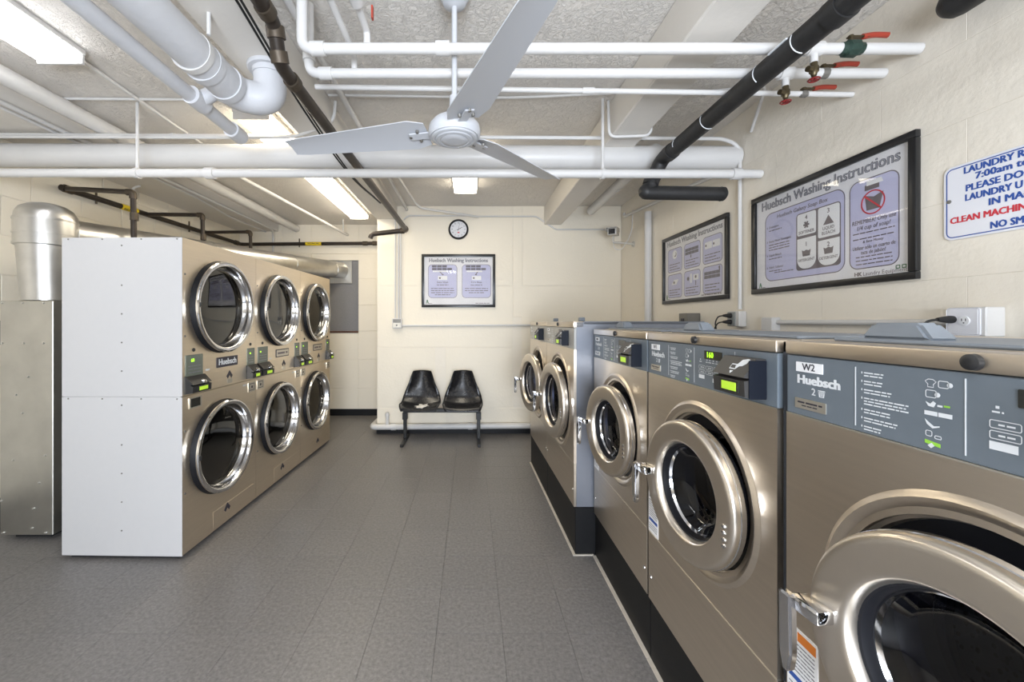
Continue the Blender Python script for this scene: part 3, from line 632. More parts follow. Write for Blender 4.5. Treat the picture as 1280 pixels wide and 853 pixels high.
def fillA(sh):
    title(sh, .262, .05, .76); bms = []; wh = B(); gr = B()
    for s, x0 in ((0, -.392), (1, .045)):
        x1 = x0+.375; c = (x0+x1)/2; bms.append(panel(sh, x0, x1, -.222, .21))
        for r_ in range(2):
            for q in range(4 if r_ else 3): plate(gr, [(x0+.05+q*.066, .172-r_*.035), (x0+.11+q*.066, .172-r_*.035), (x0+.11+q*.066, .20-r_*.035), (x0+.05+q*.066, .20-r_*.035)], Y2, Y1)
        plate(wh, rr(c-.06, c+.06, .01, .062, .004), Y2, Y1); plate(wh, rr(x0+.06, x0+.26, .112, .132, .003), Y2, Y1)
        bm = B(); dx = -.03 if s == 0 else .03
        plate(bm, [(c+dx-.02, .12), (c+dx, .12), (c-dx*.1+.0, .085), (c-dx*.1+.014, .085), (c-dx*.2, .068), (c-dx*.1-.022, .085), (c-dx*.1-.01, .085)], Y2, Y1)
        disc(bm, .012, Y3, Y2, (c-.035, .035), 12); bms.append(bm)
        bm = B(); text(bm, ('Extra Wash', 'Extra Rinse')[s], c, -.02, .022, Y2, 'CENTER', .0006); smalltext(bm, c-.075, c+.075, -.055, .014, Y2, s)
        for q in range(4-s): smalltext(bm, c-.15+(.05 if q > 2-s else 0), c+.15-(.05 if q > 2-s else 0), -.10-q*.027, .014, Y2, s+q)
        bms.append(bm)
    bms.append(mark(sh, -.42, -.295, .05)); b = B(); smalltext(b, .22, .40, -.29, .012, Y2); bms.append(b)
    link('print', merge(bms), 'brownink', sh, kind='print'); link('white_print', wh, 'whitep', sh, kind='print'); link('grey_boxes', gr, 'greyink', sh, kind='print')
def fillB(sh):
    title(sh, .252, .05, .86); bms = []; wh = B(); gr = B()
    for r_ in range(2):
        for c in range(3):
            x0 = -.42+c*.295; x1 = x0+.26; z1 = .20-r_*.245; z0 = z1-.225; m_ = (x0+x1)/2
            bms.append(panel(sh, x0, x1, z0, z1, .035))
            bm = B()
            if (r_, c) == (0, 0): disc(wh, .042, Y2, Y1, (m_, z1-.06), 24); disc(bm, .022, Y3, Y2, (m_+.01, z1-.06), 20); disc(wh, .018, Y3-.0006, Y3, (m_+.005, z1-.055), 16)
            elif (r_, c) in ((0, 1), (1, 2)):
                for a in range(2):
                    for b in range(4): plate(gr, [(x0+.02+b*.053, z1-.07-a*.03), (x0+.07+b*.053, z1-.07-a*.03), (x0+.07+b*.053, z1-.044-a*.03), (x0+.02+b*.053, z1-.044-a*.03)], Y2, Y1)
                plate(bm, [(m_-.02, z1-.105), (m_-.01, z1-.105), (m_-.01, z1-.13), (m_-.025, z1-.13)] if c == 1 else [(x1-.05, z1-.02), (x1-.03, z1-.01), (x1-.03, z1-.05), (x1-.04, z1-.05)], Y2, Y1)
            elif (r_, c) == (0, 2):
                for a in (0, 1): plate(wh, rr(x0+.03+a*.105, x0+.125+a*.105, z1-.10, z1-.045, .004), Y2, Y1); disc(bm, .010, Y3, Y2, (x0+.045+a*.105, z1-.072), 10)
            elif (r_, c) == (1, 0): plate(wh, [(m_-.06, z1-.10), (m_+.03, z1-.10), (m_+.07, z1-.055), (m_-.01, z1-.055)], Y2, Y1); disc(bm, .013, Y3, Y2, (m_-.01, z1-.08), 12)
            else:
                plate(wh, rr(m_-.03, m_+.0, z1-.11, z1-.03, .004), Y2, Y1); plate(wh, rr(m_+.02, m_+.10, z1-.09, z1-.04, .004), Y2, Y1)
                disc(bm, .018, Y3, Y2, (m_-.06, z1-.07), 12); bar(bm, m_+.055, m_+.065, z1-.115, .04, Y2); disc(bm, .013, Y3, Y2, (m_+.06, z1-.062), 10)
            for q in range(3): smalltext(bm, x0+.03, x1-.03-(.05 if q == 1 else 0), z0+.075-q*.024, .012, Y2, q+c)
            bms.append(bm)
    bms.append(mark(sh, -.455, -.285, .05)); b = B(); smalltext(b, .15, .42, -.275, .012, Y2); bms.append(b)
    link('print', merge(bms), 'brownink', sh, kind='print'); link('white_print', wh, 'whitep', sh, kind='print'); link('grey_boxes', gr, 'greyink', sh, kind='print')
def fillC(sh):
    x = lambda a: a-.508; zz = lambda q: q-1.952
    title(sh, zz(2.197), .058, .86); bms = []; wh = B(); tx = B()
    bms.append(panel(sh, x(.11), x(.672), zz(1.703), zz(2.143), .055)); bms.append(panel(sh, x(.695), x(.935), zz(1.703), zz(2.143), .045))
    link('soap_box_drawing', plate(B(), rr(x(.362), x(.648), zz(1.742), zz(2.078), .02), Y2, Y1), 'brownink', sh)
    yw = Y2-.0008
    for a, b, c, d, rad in ((.370, .498, 1.945, 2.072, .012), (.512, .642, 1.905, 2.072, .012)): plate(wh, rr(x(a), x(b), zz(c), zz(d), rad), yw, Y2)
    for a, b, c, d in ((.370, .498, 1.75, 1.928), (.512, .642, 1.75, 1.89)):
        n = 10; r_ = .055; pts = [(x(b), zz(d)), (x(a), zz(d))]+[(x(a)+r_-r_*cos(R(90*k/n)), zz(c)+r_-r_*sin(R(90*k/n))) for k in range(n+1)]+[(x(b)-r_+r_*sin(R(90*k/n)), zz(c)+r_-r_*cos(R(90*k/n))) for k in range(n+1)]
        plate(wh, pts, yw, Y2)
    yt = yw-.0006
    text(tx, 'Huebsch Galaxy Soap Box', x(.39), zz(2.107), .024, Y2, 'CENTER', .0004, .36, .15)
    for s, cx, cz in (('4', .434, 2.045), ('3', .577, 2.045), ('1', .434, 1.89), ('2', .577, 1.862)): text(tx, s, x(cx), zz(cz), .026, yt, 'CENTER', .0006)
    text(tx, 'SOFTENER', x(.434), zz(1.962), .018, yt, 'CENTER', .0004, .108); text(tx, 'LIQUID', x(.577), zz(1.952), .018, yt, 'CENTER', .0004, .07); text(tx, 'BLEACH', x(.577), zz(1.926), .018, yt, 'CENTER', .0004, .08)
    for cx, cz in ((.434, 1.80), (.577, 1.79)):
        text(tx, 'DETERGENT', x(cx), zz(cz), .016, yt, 'CENTER', .0004, .112)
        plate(tx, [(x(cx-.03), zz(cz+.058)), (x(cx-.024), zz(cz+.022)), (x(cx+.024), zz(cz+.022)), (x(cx+.03), zz(cz+.058)), (x(cx+.016), zz(cz+.052)), (x(cx), zz(cz+.058)), (x(cx-.016), zz(cz+.052))], yt, yw)
    for k in range(3):
        a = R(60*k); c, s = cos(a), sin(a); cx, cz = x(.434), zz(2.003)
        plate(tx, [(cx+.02*c-.005*s, cz+.02*s+.005*c), (cx-.02*c-.005*s, cz-.02*s+.005*c), (cx-.02*c+.005*s, cz-.02*s-.005*c), (cx+.02*c+.005*s, cz+.02*s-.005*c)], yt-.0002*k, yw)
    plate(tx, [(x(.545), zz(1.972)), (x(.609), zz(1.972)), (x(.577), zz(2.022))], yt, yw)
    for n_, (s, cz) in enumerate((('Detergent', 2.05), ('Extra Wash Detergent', 1.957), ('Liquid Bleach', 1.868), ('Fabric Softener', 1.79))):
        bar(tx, x(.128), x(.132), zz(cz), .012, Y2); text(tx, s, x(.145), zz(cz), .014, Y2, 'LEFT', .0003)
        for q in range(3 if n_ == 1 else 1): smalltext(tx, x(.145), x(.31 if n_ == 1 else .25), zz(cz-.022-q*.016), .009, Y2, q)
    smalltext(tx, x(.19), x(.34), zz(1.755), .009, Y2)
    cx = .815
    for s, cz, wd, cp_ in (('REMEMBER! Only use', 1.935, .21, .021), ('1/4 cup of soap!', 1.905, .16, .021), ('& Save Money', 1.835, .10, .013), ('Utilizar s\u00f3lo un cuarto de', 1.807, .205, .019), ('taza de jab\u00f3n!', 1.783, .12, .019)):
        text(tx, s, x(cx), zz(cz), cp_, Y2, 'CENTER', .0003, wd, .12)
    for cz in (1.88, 1.852): smalltext(tx, x(.715), x(.915), zz(cz), .008, Y2, 3)
    for cz in (1.762, 1.744, 1.726): smalltext(tx, x(.73), x(.905), zz(cz), .008, Y2, 7)
    plate(tx, [(x(.775), zz(2.06)), (x(.785), zz(1.985)), (x(.845), zz(1.985)), (x(.865), zz(2.06)), (x(.82), zz(2.045))], Y2, Y1); plate(tx, [(x(.775), zz(2.083)), (x(.845), zz(2.083)), (x(.845), zz(2.11)), (x(.775), zz(2.11))], Y2, Y1)
    plate(wh, [(x(.785), zz(2.105)), (x(.865), zz(2.105)), (x(.855), zz(2.128)), (x(.785), zz(2.128))], Y3, Y2)
    text(tx, 'HK', x(.72), zz(1.677), .02, Y1, 'LEFT', .0014); text(tx, 'Laundry Equipment', x(.765), zz(1.677), .02, Y1, 'LEFT', -.0002, .20)
    bms += [tx, mark(sh, x(.055), zz(1.665), .035)]
    link('print', merge(bms), 'brownink', sh, kind='print'); link('white_print', wh, 'whitep', sh, kind='print')
    bm = B(); n = 32; c0, c1, r0 = x(.815), zz(2.02), .058
    for k in range(n):
        a, b = 2*pi*k/n, 2*pi*(k+1)/n
        plate(bm, [(c0+r0*cos(a), c1+r0*sin(a)), (c0+r0*cos(b), c1+r0*sin(b)), (c0+(r0-.006)*cos(b), c1+(r0-.006)*sin(b)), (c0+(r0-.006)*cos(a), c1+(r0-.006)*sin(a))], Y3, Y2)
    plate(bm, [(c0-.043, c1+.036), (c0-.038, c1+.041), (c0+.043, c1-.036), (c0+.038, c1-.041)], Y3-.0003, Y2); link('prohibition_ring', bm, 'redink', sh, kind='print')
    bm = B()
    for q in (0, .026): outline(bm, rr(x(.918+q), x(.938+q), zz(1.683), zz(1.70), .002), .004, Y1-.0003, 0)
    link('green_squares', bm, 'greenink', sh, kind='print')
poster((-.154, YB-.001, 1.971), 0, .95, .685, 'framed washing poster with two lilac panels on the back wall below the clock', fillA)
poster((XR-.002, 3.51, 1.939), RW, 1.02, .65, 'framed washing poster with six lilac panels, near the security camera', fillB)
poster((XR-.002, 2.236, 1.952), RW, 1.016, .649, 'large framed washing poster showing the numbered soap box drawing', fillC)
t = thing('rules_sign', 'white laundry rules sign with blue border and blue and red lettering', 'sign', (XR-.001, 1.641-.24, 1.917), RW)
link('sign_board', plate(B(), rr(-.24, .24, -.147, .147, .028), -.006, 0), 'signw', t)
outline(bm := B(), rr(-.232, .232, -.139, .139, .022), .004, -.0066, 0); link('border', bm, 'blueink', t)
bm = B(); 
for s, a, z, wd in (('LAUNDRY ROOM', .064, 2.034, .25), ('7:00am to', .10, 2.002, .15), ('PLEASE DO', .07, 1.963, .165), ('LAUNDRY U', .068, 1.926, .165), ('IN MACHINE', .139, 1.889, .20), ('NO SMOKING', .144, 1.800, .19)):
    text(bm, s, a-.24, z-1.917, .026, -.0068, 'LEFT', .0016, wd)
link('blue_lettering', bm, 'blueink', t, kind='print')
link('red_lettering', text(B(), 'CLEAN MACHINE', .02-.24, 1.846-1.917, .025, -.0068, 'LEFT', .0016, .24), 'redink', t, kind='print')
link('screw', lathe(B(), [(.002, -.011), (.007, -.010), (.008, -.005)], (-.222, 0, .01), seg=12), 'greybox', t)

# ------------------------------------------------------------------ clock, camera, seats
t = thing('wall_clock', 'round black rimmed wall clock above the back wall poster', 'clock', (-.154, YB-.002, 2.633))
link('rim', lathe(B(), [(.105, -.012), (.108, -.032), (.118, -.038), (.128, -.03), (.131, -.006), (.128, 0), (.10, 0)], closed=True, seg=56), 'frame', t)
link('face', lathe(B(), [(.002, -.014), (.108, -.014), (.108, -.004), (.002, -.004)], seg=48), 'clockface', t)
bm = B()
for k in range(12):
    a = R(30*k); text(bm, str(12 if k == 0 else k), .083*sin(a), .083*cos(a), .017, -.0148, 'CENTER', .0003)
link('numerals', bm, 'ink', t, kind='print')
def hand(deg, L, w, m, nm, y):
    a = R(deg); d = Vector((sin(a), cos(a))); n = Vector((d.y, -d.x))
    link(nm, plate(B(), [tuple(-d*.018+n*w), tuple(-d*.018-n*w), tuple(d*L-n*w*.5), tuple(d*L+n*w*.5)], y-.0006, y), m, t)
hand(61, .058, .0045, 'ink', 'hour_hand', -.016); hand(12, .082, .0022, 'greyink', 'minute_hand', -.018); hand(250, .07, .0012, 'greyink', 'second_hand', -.020)
link('maker_mark', plate(B(), rr(-.012, .014, -.047, -.034, .003), -.0148, -.014), 'redink', t)

t = thing('security_camera', 'beige box security camera on a wall arm near the back corner', 'camera', (XR-.001, 4.78, 2.37))
link('arm', tube(B(), [(0, 0, .0), (-.10, -.01, .01), (-.22, -.02, .015), (-.25, -.02, .02), (-.25, -.02, .09)], .012, 12, rad=.02), 'cambody', t)
link('wall_plate', lathe(B(), [(.002, -.014), (.032, -.012), (.036, 0)], axis='x', seg=20), 'cambody', t)
hb = link('housing', box(B(), -.05, .05, -.13, .10, -.04, .04, .006, 2), 'cambody', t, loc=(-.25, -.03, .135), rot=(R(6), 0, R(-28)))
link('hood', box(B(), -.06, .06, -.165, .09, .040, .048, .003), 'cambody', hb); 
for s in (-1, 1): link('hood_side', box(B(), s*.057-.003, s*.057+.003, -.16, .08, .0, .044, .002), 'cambody', hb)
link('lens', lathe(B(), [(.002, -.142), (.024, -.142), (.028, -.136), (.03, -.128)], seg=24), 'frame', hb)
link('front_glass', box(B(), -.036, .036, -.134, -.129, -.03, .03, .002), 'blk', hb)
link('camera_cable', tube(B(), [(-.25, -.02, .08), (-.24, -.02, -.06), (-.16, -.03, -.08), (-.08, -.02, .03), (-.03, -.03, .16), (-.02, -.03, .40)], .005, 8, rad=.06), 'pipe', t)

t = thing('tandem_seating', 'pair of black moulded shell seats on a shared black metal beam', 'bench', (-.35, 4.85, 0))
link('beam', box(B(), -.46, .46, -.03, .03, .345, .392, .004), 'blkmetal', t)
def shell_pt(s, v):
    """s across -1..1, v 0 front lip .. 1 top of back"""
    key = [(-.235, .405, .200), (-.215, .432, .222), (-.14, .432, .236), (-.03, .412, .240), (.07, .425, .236), (.135, .50, .222), (.165, .60, .190), (.185, .70, .152), (.205, .79, .124), (.215, .825, .108)]
    q = v*(len(key)-1); i = min(int(q), len(key)-2); f = q-i; y, z, w = [key[i][k]*(1-f)+key[i+1][k]*f for k in range(3)]
    up = s*s
    side = .050*min(1, max(0, (v-.02)*4)); bk = max(0, min(1, (v-.42)*3))
    return Vector((s*w, y-bk*up*.075, z+(1-bk)*up*side*(.9)))
def shell(x):
    bm = B(); nu, nv = 16, 36; g = [[bm.verts.new(shell_pt(-1+2*i/nu, j/nv)) for i in range(nu+1)] for j in range(nv+1)]
    for j in range(nv):
        for i in range(nu): bm.faces.new((g[j][i], g[j][i+1], g[j+1][i+1], g[j+1][i]))
    bmesh.ops.smooth_vert(bm, verts=bm.verts[:], factor=.5, use_axis_x=True, use_axis_y=True, use_axis_z=True)
    s = link('seat_shell', bm, 'seat', t, loc=(x, -.0, 0), smooth=60)
    md = s.modifiers.new('thick', 'SOLIDIFY'); md.thickness = .008; md.offset = -1
    link('seat_bracket', box(B(), -.10, .10, -.05, .05, .388, .408, .004), 'blkmetal', s)
    rim = [shell_pt(-1, j/20) for j in range(21)]+[shell_pt(-1+2*i/10, 1) for i in range(1, 10)]+[shell_pt(1, 1-j/20) for j in range(21)]
    link('edge_trim', tube(B(), rim, .0055, 8, rad=.002), 'seat', s)
    return s
s1 = shell(-.252); shell(.258)
for x_ in (-.44, .45):
    lg = link('leg', box(B(), x_-.02, x_+.02, -.025, .025, .03, .36, .003), 'blkmetal', t)
    link('foot', box(B(), x_-.019, x_+.019, -.27, .22, .0, .036, .004), 'blkmetal', lg)
    link('gusset', box(B(), x_-.03, x_+.03, -.035, .035, .26, .348, .004), 'blkmetal', lg)
random.seed(9)
bm = B(); cpt = shell_pt(.12, .17); n = 18
ring = []
for k in range(n):
    a = 2*pi*k/n; r_ = random.uniform(.6, 1.2); s_, v_ = .12+.40*r_*cos(a), .255+.17*r_*sin(a)
    ring.append(shell_pt(s_, v_)+Vector((0, 0, .013)))
top = [bm.verts.new(p) for p in ring]; bot = [bm.verts.new(p-Vector((0, 0, .003))) for p in ring]
c = bm.verts.new(shell_pt(.12, .255)+Vector((0, 0, .026))); d = bm.verts.new(shell_pt(.12, .255)+Vector((0, 0, .014)))
for k in range(n):
    j = (k+1) % n; bm.faces.new((top[k], top[j], c)); bm.faces.new((bot[j], bot[k], d)); bm.faces.new((top[k], bot[k], bot[j], top[j]))
tag(link('paper_scrap', bm, 'paperw', loc=(-.35-.252, 4.85, 0), smooth=0), 'torn white paper scrap lying on one black shell seat', 'paper')

# ------------------------------------------------------------------ ceiling fan
FX, FY, FZ = -.072, 1.8, 2.30
t = thing('ceiling_fan', 'white three bladed ceiling fan hanging on a long rod', 'fan', (FX, FY, ZC))
link('canopy', lathe(B(), [(.002, -.085), (.018, -.085), (.05, -.07), (.072, -.03), (.075, 0), (.002, 0)], axis='z', seg=32), 'fan', t)
link('downrod', tube(B(), [(0, 0, -.08), (0, 0, FZ-ZC+.05)], .0125, 16), 'fan', t)
z = FZ-ZC
link('coupling_cover', lathe(B(), [(.014, .16), (.022, .155), (.024, .06), (.05, .045), (.002, .045)], (0, 0, z), 'z', 24), 'fan', t)
link('motor', lathe(B(), [(.002, .05), (.05, .05), (.095, .04), (.112, .02), (.117, 0), (.116, -.02), (.108, -.032), (.102, -.030), (.098, -.037), (.088, -.040), (.084, -.037), (.078, -.043), (.066, -.045), (.062, -.042), (.055, -.047), (.03, -.049), (.002, -.049)], (0, 0, z), 'z', 48), 'fan', t)
for k, dg in enumerate((-71, 47, 168)):
    bm = B(); L0, L1 = .125, .83; n = 10; ro = []
    for i in range(n+1):
        f = i/n; x = L0+(L1-L0)*f; w0 = .098-.042*f
        if f > .9: w0 *= 1-.10*((f-.9)/.1)
        if f < .1: w0 *= .72+2.8*f
        ro.append([(x, -w0, 0), (x, 0, .008), (x, w0, 0)])
    for zo in (0, -.004):
        pass
    g = [[bm.verts.new(p) for p in r_] for r_ in ro]; g2 = [[bm.verts.new((p[0], p[1], p[2]-.004)) for p in r_] for r_ in ro]
    for i in range(n):
        for j in range(2):
            bm.faces.new((g[i][j], g[i+1][j], g[i+1][j+1], g[i][j+1])); bm.faces.new((g2[i][j], g2[i][j+1], g2[i+1][j+1], g2[i+1][j]))
        bm.faces.new((g[i][0], g2[i][0], g2[i+1][0], g[i+1][0])); bm.faces.new((g[i][2], g[i+1][2], g2[i+1][2], g2[i][2]))
    for a, b in ((g[0], g2[0]), (g[n], g2[n])):
        for j in range(2): bm.faces.new((a[j], a[j+1], b[j+1], b[j]))
    bl = link('blade', bm, 'fan', t); bl.matrix_local = Matrix.Translation((0, 0, z)) @ Matrix.Rotation(R(dg), 4, 'Z') @ Matrix.Rotation(R(13), 4, 'X')
    link('blade_bracket', box(B(), .07, .21, -.022, .022, -.012, -.005, .003), 'fan', bl)
    for px, py in ((.165, -.03), (.165, .03), (.205, 0)): link('bolt', lathe(B(), [(.002, -.016), (.007, -.015), (.008, -.004)], (px, py, 0), 'z', 10), 'greybox', bl)

# ------------------------------------------------------------------ pipes
def pipe(name, label, cat, pts, r, m, nm='pipe_run', rad=None, joints=(), hang=(), seg=16, jr=1.3, jl=.03, group=None, jm=None):
    pts = [Vector(p) for p in pts]; o = pts[0]
    t = thing(name, label, cat, o, 0, group)
    link(nm, tube(B(), [p-o for p in pts], r, seg, rad), m, t)
    for p, d in joints:
        p = Vector(p)-o; d = Vector(d).normalized(); link('coupling', tube(B(), [p-d*jl, p+d*jl], r*jr, seg), jm or m, t)
    for p, zt in hang:
        p = Vector(p)-o; hr_ = link('hanger_rod', tube(B(), [(p.x, p.y, p.z+r), (p.x, p.y, zt-o.z)], .010, 10), 'pipe', t)
        link('clamp', tube(B(), [p-Vector((.012, 0, 0)), p+Vector((.012, 0, 0))], r*1.22, seg), 'pipe', hr_)
    return t
X, Yv = (1, 0, 0), (0, 1, 0); Zv = (0, 0, 1)
pipe('drain_pipe', 'thick white pipe crossing the whole room under the ceiling', 'pipe', [(-3.55, 3.0, 2.69), (1.945, 2.93, 2.637)], .085, 'pipe', seg=32)
pipe('sprinkler_pipe', 'lower white pipe crossing the room on hanger rods in front of the thick pipe', 'pipe', [(-3.56, 2.74, 2.462), (1.945, 2.68, 2.432)], .029, 'pipe', joints=[((-1.77, 2.721, 2.452), X), ((1.78, 2.682, 2.433), X)], hang=[((-2.27, 2.726, 2.455), ZC), ((.89, 2.692, 2.438), ZC)], seg=20)
pipe('conduit', 'thin white conduit along the thick pipe, dropping down the right wall to the grey outlet', 'conduit', [(-3.55, 2.90, 2.80), (1.82, 2.868, 2.755), (1.932, 2.868, 2.70), (1.932, 2.868, 1.53)], .013, 'pipe', rad=.09, joints=[((1.932, 2.868, 2.48), Zv), ((-2.15, 2.89, 2.788), X)], jl=.012)
pipe('conduit', 'thin white conduit on the thick pipe curving up beside the left beam', 'conduit', [(-3.5, 2.86, 2.765), (-1.25, 2.84, 2.75), (-.93, 2.72, 2.80), (-.91, 2.7, 2.93)], .011, 'pipe', rad=.12)
def valves(t, o, spec):
    for k, (x, y, z, big) in enumerate(spec):
        v = link('ball_valve', tube(B(), [(x-.05-o[0], y-o[1], z-o[2]), (x-.03-o[0], y-o[1], z-o[2]), (x-o[0], y-o[1], z-o[2]), (x+.03-o[0], y-o[1], z-o[2]), (x+.05-o[0], y-o[1], z-o[2])], [.026*big, .034*big, .038*big, .034*big, .026*big], 16) if False else lathe(B(), [(.002, -.05*big), (.026*big, -.05*big), (.028*big, -.03*big), (.036*big, -.022*big), (.037*big, .022*big), (.028*big, .03*big), (.026*big, .05*big), (.002, .05*big)], (x-o[0], y-o[1], z-o[2]), 'x', 10), 'green' if big > .9 else 'greybox', t)
        link('valve_stem', tube(B(), [(x-o[0], y-o[1], z-o[2]+.02), (x-o[0], y-o[1], z-o[2]+.055*big+.005)], .010, 10), 'brass', v)
        zz = z+.052*big-o[2]; bm = B(); box(bm, x-o[0]-.012, x-o[0]+.075, y-o[1]-.009, y-o[1]+.009, zz-.002, zz+.004); link('lever_arm', bm, 'brass', v)
        link('lever_grip', tube(B(), [(x-o[0]+.05, y-o[1], zz+.003), (x-o[0]+.10, y-o[1], zz+.012), (x-o[0]+.16, y-o[1], zz+.010)], .0115, 10), 'red', v)
def drop(t, o, x, y, z):
    x -= o[0]; y -= o[1]; z -= o[2]
    g = link('drain_valve', lathe(B(), [(.002, 0), (.013, 0), (.014, -.02), (.018, -.026), (.018, -.045), (.012, -.052), (.010, -.062), (.005, -.064), (.005, -.08), (.002, -.08)], (x, y, z-.05), 'z', 14), 'brass', t)
    link('drop_leg', tube(B(), [(x, y, z), (x, y, z-.055)], .015, 12), 'pipe', g)
    link('outlet_spout', tube(B(), [(x, y, z-.087), (x-.036, y-.010, z-.087)], .012, 12), 'brass', g)
    bm = B(); lathe(bm, [(.020, -.004), (.024, 0), (.020, .004), (.016, 0)], (x, y, z-.128), 'z', 20, closed=True); link('wheel_handle', bm, 'wheel', g)
    bm = B(); box(bm, x-.019, x+.019, y-.0035, y+.0035, z-.1305, z-.1255); box(bm, x-.0035, x+.0035, y-.019, y+.019, z-.130, z-.126); link('wheel_spokes', bm, 'wheel', g)
o = (-.73, 1.735, 2.938)
t = pipe('water_pipe', 'white water pipe nearest the camera of three crossing the ceiling, green valve', 'pipe', [o, (-.73, 1.735, 2.626), (1.948, 1.735, 2.626)], .023, 'pipe', rad=.05, joints=[((-.66, 1.735, 2.626), X), ((-.12, 1.735, 2.628), X), ((1.49, 1.735, 2.626), X)], group='three water pipes under the ceiling')
valves(t, o, [(1.65, 1.735, 2.626, .95)]); drop(t, o, 1.49, 1.735, 2.62)
o = (-.76, 1.885, 2.938)
t = pipe('water_pipe', 'white water pipe in the middle of three crossing the ceiling, elbow turned up', 'pipe', [o, (-.76, 1.885, 2.612), (1.948, 1.885, 2.612)], .022, 'pipe', rad=.05, joints=[((-.76, 1.885, 2.70), Zv), ((-.68, 1.885, 2.612), X), ((1.485, 1.885, 2.612), X)], group='three water pipes under the ceiling')
valves(t, o, [(1.665, 1.885, 2.612, .66)]); drop(t, o, 1.485, 1.885, 2.606)
o = (-.79, 2.04, 2.64)
t = pipe('water_pipe', 'thinnest white water pipe, farthest of three crossing the ceiling', 'pipe', [o, (1.948, 2.04, 2.60)], .013, 'pipe', joints=[((.6, 2.04, 2.62), X)], group='three water pipes under the ceiling')
valves(t, o, [(1.70, 2.04, 2.603, .48)])
# large lagged pipe over the left
t = pipe('steam_pipe', 'thick white lagged pipe at top left with a double elbow into the beam', 'pipe', [(-1.205, YF, 2.6), (-1.19, 2.04, 2.6), (-1.05, 2.10, 2.6), (-1.05, 2.10, 2.772)], .08, 'pipelag', rad=.12, joints=[((-1.195, 1.80, 2.6), Yv), ((-1.19, 1.95, 2.6), Yv), ((-1.05, 2.1, 2.745), Zv)], seg=32, jr=1.08, jl=.02)
link('flange', lathe(B(), [(.002, -.018), (.105, -.018), (.11, -.012), (.11, 0), (.002, 0)], (.155, 2.1-YF, .169), 'z', 36), 'pipelag', t)
link('hanger_rod', tube(B(), [(.08, 1.72-YF, .075), (.08, 1.72-YF, .17)], .008, 10), 'pipe', t); link('clamp', tube(B(), [(.01, 1.705-YF, 0), (.01, 1.735-YF, 0)], .087, 32), 'pipe', t)
t = pipe('capped_pipe', 'slimmer white pipe beside the thick lagged pipe with capped end and tee', 'pipe', [(-1.29, YF, 2.545), (-1.372, 2.39, 2.545)], .034, 'pipelag', joints=[((-1.358, 1.99, 2.545), Yv), ((-1.371, 2.34, 2.545), Yv)], jl=.05, seg=22)
link('tee_branch', tube(B(), [(-1.36+1.29, 2.0-YF, 0), (-1.27+1.29, 2.0-YF, .05)], .036, 18), 'pipelag', t)
# dark iron pipe
t = pipe('iron_pipe', 'dark bronze iron pipe with offset elbow running under the left beam to the back wall', 'pipe', [(-.785, YF, 2.66), (-.80, 1.63, 2.66), (-.815, 1.71, 2.547), (-.818, 1.79, 2.545), (-.771, 4.82, 2.545), (-1.19, 4.83, 2.50), (-1.21, 4.83, 2.45)], .029, 'dark', rad=.045, joints=[((-.799, 1.56, 2.66), Yv), ((-.803, 1.65, 2.635), (0, .4, -1)), ((-.812, 1.70, 2.565), (0, .5, -1)), ((-.817, 1.84, 2.545), Yv), ((-.773, 4.75, 2.545), Yv), ((-.82, 4.82, 2.54), X)], jm='fit', seg=20, jl=.022, jr=1.25)
for k, q in enumerate((0, .018)):
    tag(link('electric_cable', tube(B(), [(-.895-q, YF, 2.735), (-.895-q, 1.4, 2.73), (-.925-q, 2.0, 2.665), (-.90-q, 2.72, 2.56), (-.875-q*.6, 3.1, 2.52), (-.835-q*.3, 3.45, 2.522), (-.83-q*.3, 3.7, 2.54)], .0055, 8, rad=.4), 'cord'), ('black cable closer to the dark iron pipe under the beam', 'black cable farther from the dark iron pipe under the beam')[k], 'cable')
# white pipes running lengthwise
pipe('branch_pipe', 'white pipe running lengthwise along the right side of the left beam', 'pipe', [(-.83, YF, 2.89), (-.82, 5.16, 2.89)], .019, 'pipe', joints=[((-.827, 1.2, 2.89), Yv)])
t = pipe('branch_pipe', 'short white pipe joining the middle of the three crossing pipes', 'pipe', [(-.547, YF, 2.70), (-.547, 1.885, 2.70), (-.547, 1.885, 2.625)], .014, 'pipe', rad=.03, joints=[((-.547, 1.5, 2.70), Yv)], jr=1.7)
t = pipe('branch_pipe', 'short white pipe with red tag joining the nearest of the three crossing pipes', 'pipe', [(-.448, YF, 2.70), (-.448, 1.735, 2.70), (-.448, 1.735, 2.64)], .015, 'pipe', rad=.03, joints=[((-.448, 1.55, 2.70), Yv)], jr=1.7)
link('valve_tag', box(B(), .055, .062, 1.58-YF, 1.60-YF, -.055, -.005, .001), 'red', t)
pipe('heating_pipe', 'white round pipe along the soffit ending at the alcove wall', 'pipe', [(-2.72, YF, 2.85), (-2.66, 6.12, 2.865)], .052, 'pipe', seg=22)
pipe('branch_pipe', 'thin white pipe with drop bracket left of the long fluorescent light', 'pipe', [(-2.20, 3.3, 2.80), (-1.84, 6.0, 2.745)], .018, 'pipe', hang=[((-1.86, 5.85, 2.748), ZC)])
pipe('conduit', 'thin white conduit under the soffit bending down in the alcove corner', 'conduit', [(-2.93, .5, 2.815), (-2.935, 5.9, 2.815), (-3.02, 6.13, 2.80), (-3.03, 6.13, 2.0)], .016, 'pipe', rad=.2)
pipe('conduit', 'second thin white conduit under the soffit with a sagging end', 'conduit', [(-3.0, .5, 2.815), (-3.02, 4.4, 2.815), (-3.1, 5.2, 2.79), (-3.12, 6.1, 2.815)], .011, 'pipe', rad=.2)
pipe('conduit', 'thin conduit on the ceiling leading from the nearest fluorescent light', 'conduit', [(-2.20, 2.21, 2.925), (-2.24, 3.5, 2.925)], .011, 'pipe')
